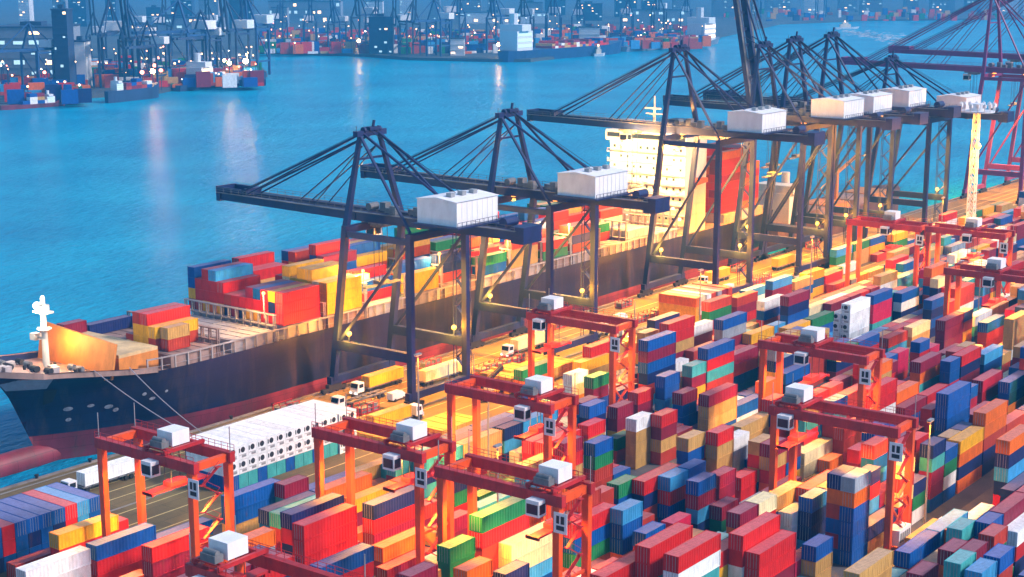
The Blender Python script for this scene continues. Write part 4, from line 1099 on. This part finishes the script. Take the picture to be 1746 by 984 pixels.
far_block(780, 95, 24, 28, 'office_block', 'small cream office block with dark windows at the far quay edge', 'building', M['farw'], 3, 2, .3, 14, True)
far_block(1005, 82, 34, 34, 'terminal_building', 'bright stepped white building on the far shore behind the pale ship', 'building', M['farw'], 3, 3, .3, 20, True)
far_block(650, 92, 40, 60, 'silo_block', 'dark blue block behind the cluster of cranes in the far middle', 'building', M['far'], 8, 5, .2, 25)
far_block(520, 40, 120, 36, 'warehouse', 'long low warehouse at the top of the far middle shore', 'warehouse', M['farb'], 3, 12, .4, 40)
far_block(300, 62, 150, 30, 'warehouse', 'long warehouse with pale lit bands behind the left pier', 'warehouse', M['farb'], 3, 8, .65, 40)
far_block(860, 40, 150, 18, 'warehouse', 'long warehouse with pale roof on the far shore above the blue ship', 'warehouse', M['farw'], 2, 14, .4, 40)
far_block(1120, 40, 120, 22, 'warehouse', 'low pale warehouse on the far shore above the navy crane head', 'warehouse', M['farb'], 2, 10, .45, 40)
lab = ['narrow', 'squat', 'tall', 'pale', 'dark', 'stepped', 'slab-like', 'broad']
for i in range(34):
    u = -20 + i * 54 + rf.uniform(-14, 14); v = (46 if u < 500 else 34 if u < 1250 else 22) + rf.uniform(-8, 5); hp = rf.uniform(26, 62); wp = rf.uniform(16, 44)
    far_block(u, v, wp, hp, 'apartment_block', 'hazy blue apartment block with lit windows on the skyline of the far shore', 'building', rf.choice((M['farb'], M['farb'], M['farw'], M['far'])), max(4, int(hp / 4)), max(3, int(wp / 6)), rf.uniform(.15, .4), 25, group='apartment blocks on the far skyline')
# far quay cranes, one shape in three states
def far_crane(up, m):
    mb = MB()
    for sx in (0, 18):
        for sy in (0, 24): mb.bar((sx, sy, 0), (sx, sy, 40), 1.8)
        mb.bar((sx, 0, 12), (sx, 24, 12), 1.4).bar((sx, 0, 38), (sx, 24, 38), 1.6).bar((sx, 24, 13), (sx, 0, 38), .9).bar((sx, 2, 40), (9, 2, 66), 1.5)
    fr = mb
    bo = MB()
    if up: bo.bar((7, -1, 41), (7, -10, 96), 1.8).bar((11, -1, 41), (11, -10, 96), 1.8)
    else: bo.bar((7, 0, 41), (7, -52, 42), 1.8, 2.2).bar((11, 0, 41), (11, -52, 42), 1.8, 2.2).bar((9, 2, 66), (9, -42, 43), .8)
    bo.bar((7, 0, 41), (7, 46, 41), 1.8, 2.4).bar((11, 0, 41), (11, 46, 41), 1.8, 2.4).bar((9, 2, 66), (9, 40, 43), .8)
    ho = MB().box(2, 26, 42, 16, 40, 49)
    return fr.mesh('frame', [m]), bo.mesh('boom', [m]), ho.mesh('house', [M['farw']])
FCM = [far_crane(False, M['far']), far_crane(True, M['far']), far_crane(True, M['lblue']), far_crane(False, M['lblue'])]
spots = [(172, 150, 0), (206, 146, 1), (240, 150, 0), (292, 142, 3), (330, 140, 0), (372, 136, 1), (405, 130, 2), (210, 100, 2), (270, 96, 1), (345, 92, 1), (470, 84, 2), (520, 86, 2), (560, 88, 2), (600, 88, 1), (632, 90, 1), (662, 92, 1), (694, 94, 1), (728, 96, 3),
         (770, 80, 2), (830, 90, 2), (880, 84, 1), (930, 82, 2), (975, 76, 2), (1060, 70, 2), (1110, 66, 1), (1160, 60, 2), (40, 160, 3), (150, 120, 1), (1280, 36, 2), (1390, 30, 2)]
for i, (u, v, k) in enumerate(spots):
    x, y = fx(u, v); t = empty('harbour_crane', (x, y, -.8), ('dark blue quay crane with raised boom standing on the far shore' if k in (1, 2) else 'dark blue quay crane with level boom standing on the far shore'), 'harbour crane', 'quay cranes on the far shore', rz=VD - math.pi / 2 + rf.uniform(-.5, .5))
    s = rf.uniform(.8, 1.12); t.scale = (s, s, s)
    for nm, me in zip(('frame', 'boom', 'machinery_house'), FCM[k]): obj(nm, me, t)
# far container stacks: nobody could count them
mb = MB(); keys = list('rmkbnstwgo')
def far_stack_field(u0, u1, v0, v1, n):
    for i in range(n):
        u = rf.uniform(u0, u1); v = rf.uniform(v0, v1); x, y = fx(u, v); h = 2.6 * rf.randint(1, 5); L = rf.choice((6, 12, 12)); wd = rf.choice((2.5, 2.5, 5)); a = VD - math.pi / 2 + .4
        ca, sa = math.cos(a), math.sin(a); k = keys.index(rf.choice('rrmkkbbnstwgo'.replace('x', '')))
        vs = [(x + ca * dx - sa * dy, y + sa * dx + ca * dy, z) for z in (-.8, h - .8) for dx, dy in ((0, 0), (L, 0), (L, wd), (0, wd))]
        mb.add(vs, [(0, 1, 5, 4), (1, 2, 6, 5), (2, 3, 7, 6), (3, 0, 4, 7), (4, 5, 6, 7)], k)
far_stack_field(0, 130, 152, 178, 110); far_stack_field(150, 430, 118, 150, 420); far_stack_field(440, 860, 62, 92, 800); far_stack_field(860, 1200, 56, 84, 480); far_stack_field(1230, 1700, 20, 36, 120)
tag(mb.build('container_field', [CM[k] for k in keys]), 'mass of stacked containers blurring together on the far shore terminal', 'container field', kind='stuff')
# far shore lamps
def far_lamp(u, v, h, m, r, label, grp='lamps along the far shore', pw=0):
    x, y = fx(u, v); t = empty('harbour_lamp', (x, y, -.8), label, 'lamp', grp)
    MB().cyl((0, 0, 0), (0, 0, h), .35, 6).build('pole', M['far'], t)
    MB().ball((0, 0, h), r, 0, 8).build('lamp_head', m, t)
    return t
wl_, cl_, rl_ = 'warm lamp on a dark pole among the cranes of the far shore', 'cool white lamp on a dark pole among the far shore cranes', 'red light on a dark pole on the far shore'
for i in range(210):
    q = rf.random()
    if q < .3: u, v = rf.uniform(150, 440), rf.uniform(116, 148)
    elif q < .62: u, v = rf.uniform(445, 860), rf.uniform(56, 95)
    elif q < .9: u, v = rf.uniform(860, 1210), rf.uniform(44, 80)
    else: u, v = rf.uniform(0, 140), rf.uniform(150, 176)
    k = rf.random(); m = M['fwarm'] if k < .6 else M['fcool'] if k < .78 else M['fred']
    far_lamp(u, v, rf.uniform(6, 26), m, rf.uniform(.45, .95), wl_ if k < .6 else cl_ if k < .78 else rl_)
for (u, v, r, m) in ((420, 137, 5.5, 'fwarm'), (392, 141, 4.0, 'fwarm'), (262, 158, 4.5, 'fwarm'), (244, 160, 4.0, 'fred'), (276, 156, 3.5, 'fred'), (424, 124, 5.5, 'fwarm'), (384, 136, 3.0, 'fwarm'), (265, 146, 3.8, 'fred'), (272, 130, 3.0, 'fred'), (744, 80, 4.2, 'fred'), (738, 62, 3.4, 'fred'), (230, 46, 4.2, 'fcool'), (288, 46, 4.2, 'fcool'), (345, 40, 4.5, 'fcool'), (408, 38, 5.0, 'fwarm'), (612, 90, 4.0, 'fwarm'), (850, 98, 4.4, 'fwarm'), (744, 92, 2.2, 'fcool'), (78, 160, 3.0, 'fred'), (770, 92, 2, 'fcool')):
    far_lamp(u, v, 17 if v > 100 else 14, M['fbig' if m == 'fwarm' else m], r * .42, {'fwarm': 'big warm floodlight glowing at the water edge of the far shore', 'fcool': 'big cool white floodlight above the far terminal', 'fred': 'big red work light glowing among the far cranes'}[m], 'big lights of the far shore')
# ships lying on the far side
def far_ship(u0, v0, u1, v1, m, label, sup=.2, warm=False, wht=True, h=9):
    a = np.array(fx(u0, v0, -4)); b = np.array(fx(u1, v1, -4)); L = float(np.hypot(*(b - a))); an = math.atan2(*(b - a)[::-1]); W = L * .13
    t = empty('ship', (a[0], a[1], -4), label, 'ship', 'ships lying along the far shore', rz=an)
    hb = MB(); prof = [(0, .5), (.04, .8), (.1, 1), (.8, 1), (.93, .6), (1.0, .05)]
    vs = []; fs = []
    for p, q in prof:
        rake = .02 if p > .9 else 0
        vs += [(L * p - L * rake, -W / 2 * q * .8, -1), (L * p, -W / 2 * q, h + (3 if p > .9 else 0)), (L * p, W / 2 * q, h + (3 if p > .9 else 0)), (L * p - L * rake, W / 2 * q * .8, -1)]
    for i in range(len(prof) - 1):
        for j in range(3): fs.append((i * 4 + j, (i + 1) * 4 + j, (i + 1) * 4 + j + 1, i * 4 + j + 1))
    fs.append((0, 1, 2, 3)); hb.add(vs, fs); hb.build('hull', m, t)
    sx = L * sup; s_ = MB().box(sx - L * .06, -W * .4, h, sx + L * .06, W * .4, h + L * .09).box(sx - L * .04, -W * .5, h + L * .09, sx + L * .03, W * .5, h + L * .12).cyl((sx - L * .02, 0, h + L * .12), (sx - L * .02, 0, h + L * .17), L * .02, 8)
    so = s_.build('superstructure', M['farw'], t)
    wn2 = MB()
    for k in range(3): wn2.box(sx - L * .055, -W * .4 - .2, h + L * (.015 + .026 * k), sx + L * .055, -W * .4, h + L * (.028 + .026 * k), 0)
    wn2.build('window_band', M['fwarm2'] if warm else M['fwin'], so)
    c_ = MB(); kk = list('rkbmtw')
    for i in range(int(L * .5 / 6)):
        for j in range(rf.randint(1, 3)): c_.box(L * .32 + i * 6, -W * .38, h + j * 2.6, L * .32 + i * 6 + 6, W * .38, h + j * 2.6 + 2.5, rf.randrange(6))
    if c_.v: c_.build('deck_cargo', [CM[k] for k in kk], t)
    return t
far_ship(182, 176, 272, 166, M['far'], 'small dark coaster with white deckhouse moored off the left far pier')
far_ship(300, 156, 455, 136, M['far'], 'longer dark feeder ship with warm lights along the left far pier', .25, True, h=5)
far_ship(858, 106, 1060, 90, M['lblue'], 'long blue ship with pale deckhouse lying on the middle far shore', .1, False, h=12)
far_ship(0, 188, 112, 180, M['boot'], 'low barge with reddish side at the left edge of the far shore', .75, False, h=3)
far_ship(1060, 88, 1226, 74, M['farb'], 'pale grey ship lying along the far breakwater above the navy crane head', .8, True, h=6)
# small launches out on the water with their wakes
def launch(u, v, label, L=24):
    x, y = fx(u, v, -4); t = empty('launch', (x, y, -4), label, 'boat', rz=VD - 1.2)
    MB().add([(0, -2.5, 0), (L * .8, -2.5, 0), (L, 0, .5), (L * .8, 2.5, 0), (0, 2.5, 0), (0, -3, 3), (L * .8, -3, 3), (L * 1.06, 0, 4), (L * .8, 3, 3), (0, 3, 3)], [(0, 1, 6, 5), (1, 2, 7, 6), (2, 3, 8, 7), (3, 4, 9, 8), (4, 0, 5, 9), (5, 6, 7, 8, 9)]).build('hull', M['farw'], t)
    MB().box(L * .2, -2, 3, L * .65, 2, 8).box(L * .3, -1.6, 8, L * .55, 1.6, 11).build('deckhouse', M['shipw'], t)
    MB().ball((L * .42, 0, 12.5), 1.2, 0, 8).build('lamp', M['fwarm'], t)
    return t
launch(1424, 50, 'white launch with lit cabin on the water behind the tallest navy crane', 44)
launch(1012, 96, 'small white launch with one lamp below the middle far shore', 14)
foam = mat('wake foam', (.6, .66, .68), .7, 0, .35, .05)
mb = MB(); rw = random.Random(4)
for i in range(240):
    u = 1436 + rw.random() ** .8 * 110; v = 52 + (u - 1436) * .16 + rw.gauss(0, 1.5 + (u - 1436) * .03); x, y = fx(u, v, -3.96); a = rw.uniform(1.5, 6)
    mb.add([(x - a * 2, y - a * .4, -3.96), (x + a, y - a * .6, -3.96), (x + a * 2, y + a * .3, -3.96), (x - a, y + a * .6, -3.96)], [(0, 1, 2, 3)])
tag(mb.build('wake', foam), 'pale broken wake trailing the white launch across the blue water', 'wake', kind='stuff')

# ------------------------------------------------------------------ container meshes
def corr(mb, p, ux, uz, nrm, L, H, pitch, depth, mi):
    """corrugated panel: p lower corner, ux along, uz up"""
    n = max(4, int(L / pitch)); vs = []
    for i in range(n + 1):
        dd = -depth if (i // 2) % 2 else -.012; q = p + ux * (L * i / n) + nrm * dd
        vs += [q, q + uz * H]
    mb.add(vs, [(2 * i, 2 * i + 2, 2 * i + 3, 2 * i + 1) for i in range(n)], mi)
MESH = {}
def cont_mesh(L, h, c):
    """origin at the middle of the underside, long side along X, doors or cooling unit at -X"""
    key = (round(L, 1), round(h, 1), c)
    if key in MESH: return MESH[key]
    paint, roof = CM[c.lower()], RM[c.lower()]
    W = CW; mb = MB(); X = Vector((1, 0, 0)); Y = Vector((0, 1, 0)); Z = Vector((0, 0, 1)); a = L / 2; b = W / 2
    dp = .05 if c != 'W' else .012
    corr(mb, Vector((-a, -b, .12)), X, Z, -Y, L, h - .2, .17, dp, 0)
    corr(mb, Vector((a, b, .12)), -X, Z, Y, L, h - .2, .17, dp, 0)
    corr(mb, Vector((a, -b, .12)), Y, Z, X, W, h - .2, .17, dp, 0)
    corr(mb, Vector((-a, b, .12)), -Y, Z, -X, W, h - .2, .5, .02, 0)
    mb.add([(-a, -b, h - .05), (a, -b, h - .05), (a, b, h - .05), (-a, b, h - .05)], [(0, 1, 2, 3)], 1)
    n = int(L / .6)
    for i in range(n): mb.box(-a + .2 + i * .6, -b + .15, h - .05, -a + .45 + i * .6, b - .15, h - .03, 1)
    for sy in (-1, 1):
        mb.box(-a, sy * b - .06, 0, a, sy * b + .06, .16, 0).box(-a, sy * b - .05, h - .12, a, sy * b + .05, h - .01, 0)
        for sx in (-1, 1): mb.box(sx * a - .08, sy * b - .08, 0, sx * a + .08, sy * b + .08, h, 0)
    for sx in (-1, 1): mb.box(sx * a - .05, -b, 0, sx * a + .05, b, .16, 0).box(sx * a - .05, -b, h - .13, sx * a + .05, b, h - .02, 0)
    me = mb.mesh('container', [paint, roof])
    if c == 'W':
        u_ = MB().box(-a - .09, -b + .12, .2, -a - .03, b - .12, h - .18, 0).box(-a - .11, -b + .3, h * .3, -a - .09, b - .3, h * .34, 1).box(-a - .12, -b + .35, .35, -a - .09, b - .9, h * .28, 1)
        ring = MB().cyl((-a - .1, 0, h * .66), (-a - .13, 0, h * .66), .56, 16, 0).box(-a - .13, .75, h * .5, -a - .1, 1.0, h * .8, 0)
        parts = ('refrigeration_unit', u_.mesh('refrigeration_unit', [M['white'], M['steel']]), ('fan', ring.mesh('fan', [M['dark']])))
    else:
        dm = MB().box(-a - .07, -b + .1, .17, -a - .02, -.02, h - .15, 0).box(-a - .07, .02, .17, -a - .02, b - .1, h - .15, 0)
        for yy in (-.75, -.28, .28, .75): dm.box(-a - .11, yy - .03, .1, -a - .07, yy + .03, h - .1, 1)
        for zz in (.45, .8): dm.box(-a - .09, -b + .15, h * zz, -a - .07, b - .15, h * zz + .06, 0)
        parts = ('door', dm.mesh('door', [paint, M['steel']]), None)
    MESH[key] = (me, parts); return MESH[key]
# ------------------------------------------------------------------ which containers show largest from here
mbv = []; mbf = []
for c in CONT:
    x0, y0, z0, x1, y1, z1 = c['x'], c['y'], c['z'], c['x'] + c['L'], c['y'] + c['W'], c['z'] + c['h']; o = len(mbv)
    mbv += [(x0, y0, z0), (x1, y0, z0), (x1, y1, z0), (x0, y1, z0), (x0, y0, z1), (x1, y0, z1), (x1, y1, z1), (x0, y1, z1)]
    mbf += [tuple(o + i for i in f) for f in ((0, 3, 2, 1), (4, 5, 6, 7), (0, 1, 5, 4), (1, 2, 6, 5), (2, 3, 7, 6), (3, 0, 4, 7))]
bvh = BVHTree.FromPolygons(mbv, mbf)
VIS = np.zeros(len(CONT)); UVS = np.zeros((len(CONT), 2)); STEP = 5
org = Vector((0, 0, CZ))
for v in range(300, 984, STEP):
    for u in range(2, 1746, STEP):
        dd = FW + RT * (u - 873) / FPX - UPV * (v - 492) / FPX
        loc, nr, fi, ds = bvh.ray_cast(org, Vector(dd))
        if fi is not None: VIS[fi // 6] += 1; UVS[fi // 6] += (u, v)
order = np.argsort(-VIS * np.array([4.0 if c['c'] == 'W' else 1.0 for c in CONT]))
CHOSEN = [int(i) for i in order[:296] if VIS[i] > 0]
chosen = set(CHOSEN)
# ------------------------------------------------------------------ labels that single each box out
bypos = {}
for i, c in enumerate(CONT): bypos.setdefault(c['sid'], {})[c['tier']] = i
WORD = lambda c: 'white refrigerated' if c == 'W' else PAINT[c.lower()][0]
AN = lambda c: ('an ' if WORD(c)[0] in 'aeiou' else 'a ') + WORD(c)
RNAME = {'g1': 'leftmost gantry', 'g2': 'gantry right of the refrigerated stack', 'gC': 'gantry behind the middle one', 'gB': 'gantry under the second quay crane', 'g3': 'middle foreground gantry', 'gM': 'gantry before the tall refrigerated stack', 'gR': 'tall right-hand gantry', 'g10': 'bottom left gantry', 'gF': 'gantry with yellow legs', 'gG': 'gantry right of the yellow-legged one', 'g9': 'gantry at the right edge'}
def place_of(c, u, v):
    p = c['place']
    if p == 'bow': return "on the ship's bow deck"
    if p == 'bay': return "in the ship's front cargo bays"
    if p == 'mid': return "amidships on the container ship"
    if p == 'aft': return "aft of the ship's white deckhouse"
    if p == 'reefer': return 'in the white refrigerated stack'
    if p == 'truck': return 'carried by a truck'
    if p == 'across' : return 'lying across the quay at lower left' if c['x'] < 200 else 'lying across the apron'
    best = min(RT_, key=lambda k: math.hypot(proj(RT_[k][0] + 4, sum(RT_[k][1]) / 2, 8)[0] - u, (proj(RT_[k][0] + 4, sum(RT_[k][1]) / 2, 8)[1] - v) * 1.5))
    return 'near the ' + RNAME[best]
def side_word(i):
    c = CONT[i]; best = None
    for j in CHOSEN:
        if j == i: continue
        o = CONT[j]
        if abs(o['z'] - c['z']) < 1.5 and abs(o['y'] - c['y']) < 3.4 and abs(o['x'] + o['L'] / 2 - c['x'] - c['L'] / 2) < 14:
            dd = abs(o['y'] - c['y']) + abs(o['x'] + o['L'] / 2 - c['x'] - c['L'] / 2)
            if best is None or dd < best[0]: best = (dd, WORD(o['c']))
    return best[1] if best else None
FACT = []
for i in CHOSEN:
    c = CONT[i]; u, v = UVS[i] / VIS[i]
    size = 'short' if max(c['L'], c['W']) < 8 else 'long'
    col = bypos[c['sid']]; ab = col.get(c['tier'] + 1); be = col.get(c['tier'] - 1)
    tier = 'topmost of its stack' if ab is None and be is not None else 'standing singly' if ab is None else ''
    if c['place'] == 'truck': tier = ''
    up = ' under %s one' % AN(CONT[ab]['c']) if ab is not None else ''
    dn = ' on %s one' % AN(CONT[be]['c']) if be is not None else ''
    FACT.append(dict(c=c, i=i, u=u, v=v, base='%s %s container' % (size, WORD(c['c'])), tier=tier, up=up, dn=dn, pl=place_of(c, u, v), side=side_word(i)))
def words(s): return len(s.split())
def make(f, lvl):
    s = f['base']
    if f['tier'] and lvl < 2: s += ' ' + f['tier'] + ','
    if lvl >= 1: s += f['up'] if f['up'] else f['dn']
    if lvl >= 3 and f['up'] and f['dn']: s += ' and' + f['dn']
    if lvl >= 2 and f['side'] and lvl != 3: s += ' beside a%s %s one' % ('n' if f['side'][0] in 'aeiou' else '', f['side'])
    return (s.rstrip(',') + (', ' if not s.endswith(',') else ' ') + f['pl']).replace(' ,', ',').replace(',,', ',')
for f in FACT:
    f['lab'] = None; c = f['c']
    if c['place'] == 'reefer':
        q = round((c['x'] - 198.6) / 2.56); ow = ['leftmost', 'second', 'third', 'fourth', 'fifth', 'sixth', 'seventh', 'eighth', 'ninth', 'tenth', 'eleventh', 'twelfth', 'second to last', 'rightmost'][q]
        f['lab'] = '%s container in the %s tier, %s column of the white refrigerated block' % (WORD(c['c']), ('bottom', 'middle', 'top')[c['tier']], ow)
for lvl in range(4):
    cnt = {}
    for f in FACT:
        if f['lab'] is None: f['try'] = make(f, lvl); cnt[f['try']] = cnt.get(f['try'], 0) + 1
    taken = {f['lab'] for f in FACT if f['lab']}
    for f in FACT:
        if f['lab'] is None and cnt[f['try']] == 1 and f['try'] not in taken and words(f['try']) <= 16: f['lab'] = f['try']
left = {}
for f in FACT:
    if f['lab'] is None:
        k = f['base'] + (f['up'] or f['dn']) + ', ' + f['pl']
        if words(k) > 13: k = f['base'] + ', ' + f['pl']
        left.setdefault(k, []).append(f)
taken = {f['lab'] for f in FACT if f['lab']}
ORD = ['leftmost', 'second from left', 'third from left', 'fourth from left', 'fifth from left', 'sixth from left', 'seventh from left', 'eighth from left', 'ninth from left', 'tenth from left']
for k, fs in left.items():
    fs.sort(key=lambda f: f['u'])
    for q, f in enumerate(fs):
        if len(fs) == 1:
            lab_ = k if k not in taken else k + (', higher up' if f['v'] < 650 else ', lower down')
        elif q == len(fs) - 1: lab_ = 'rightmost such ' + k
        elif q < 10: lab_ = ORD[q] + ' ' + k
        else: lab_ = '%dth from left %s' % (q + 1, k)
        while lab_ in taken: lab_ += ' farther back'
        f['lab'] = lab_; taken.add(lab_)
BIG = set(CHOSEN)
for f in FACT:
    i = f['i']; c = CONT[i]; me, (pn, pm, sub) = cont_mesh(max(c['L'], c['W']), c['h'], c['c'])
    o = obj('shipping_container', me)
    o.location = (c['x'] + c['L'] / 2, c['y'] + c['W'] / 2, c['z'])
    if c['ax'] == 'y': o.rotation_euler = (0, 0, math.pi / 2)
    grp = {'bow': "containers on the ship's deck", 'bay': "containers on the ship's deck", 'mid': "containers on the ship's deck", 'aft': "containers on the ship's deck", 'reefer': 'white refrigerated containers in a block', 'truck': 'containers riding on trucks'}.get(c['place'], 'containers stacked in the yard')
    tag(o, f['lab'], 'container', grp)
    d_ = obj(pn, pm, o)
    if sub: obj(sub[0], sub[1], d_)
# the rest, several hundred smaller ones, as one mass
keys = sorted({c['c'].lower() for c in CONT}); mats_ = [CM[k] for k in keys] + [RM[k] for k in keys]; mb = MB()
for i, c in enumerate(CONT):
    if i in chosen: continue
    k = keys.index(c['c'].lower())
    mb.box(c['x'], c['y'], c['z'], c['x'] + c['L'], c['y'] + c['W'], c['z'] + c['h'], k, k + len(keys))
    if c['c'] == 'W' and c['ax'] == 'x': pass
tag(mb.build('stacked_containers', mats_), 'dense mass of farther stacked containers in many colours filling the yard', 'container stacks', kind='stuff')
print('containers', len(CONT), 'individual', len(FACT), 'seen', int((VIS > 0).sum()), 'lights', NLIGHT[0], 'min vis', VIS[CHOSEN[-1]])
# ------------------------------------------------------------------ air
hz = MB().box(-2900, -2900, -8, 8900, 8900, 190).build('haze', bpy.data.materials.new('haze air'))
hm = hz.data.materials[0]; hm.use_nodes = True; n = hm.node_tree.nodes
for q in list(n):
    if q.type == 'BSDF_PRINCIPLED': n.remove(q)
pv = n.new('ShaderNodeVolumePrincipled'); pv.inputs['Color'].default_value = (.06, .50, 1.0, 1); pv.inputs['Density'].default_value = HAZE; pv.inputs['Anisotropy'].default_value = .0
hm.node_tree.links.new(pv.outputs[0], n['Material Output'].inputs['Volume']); tag(hz, 'thin blue evening haze over the whole harbour', 'haze', kind='stuff')
if HAZE <= 0: bpy.data.objects.remove(hz)
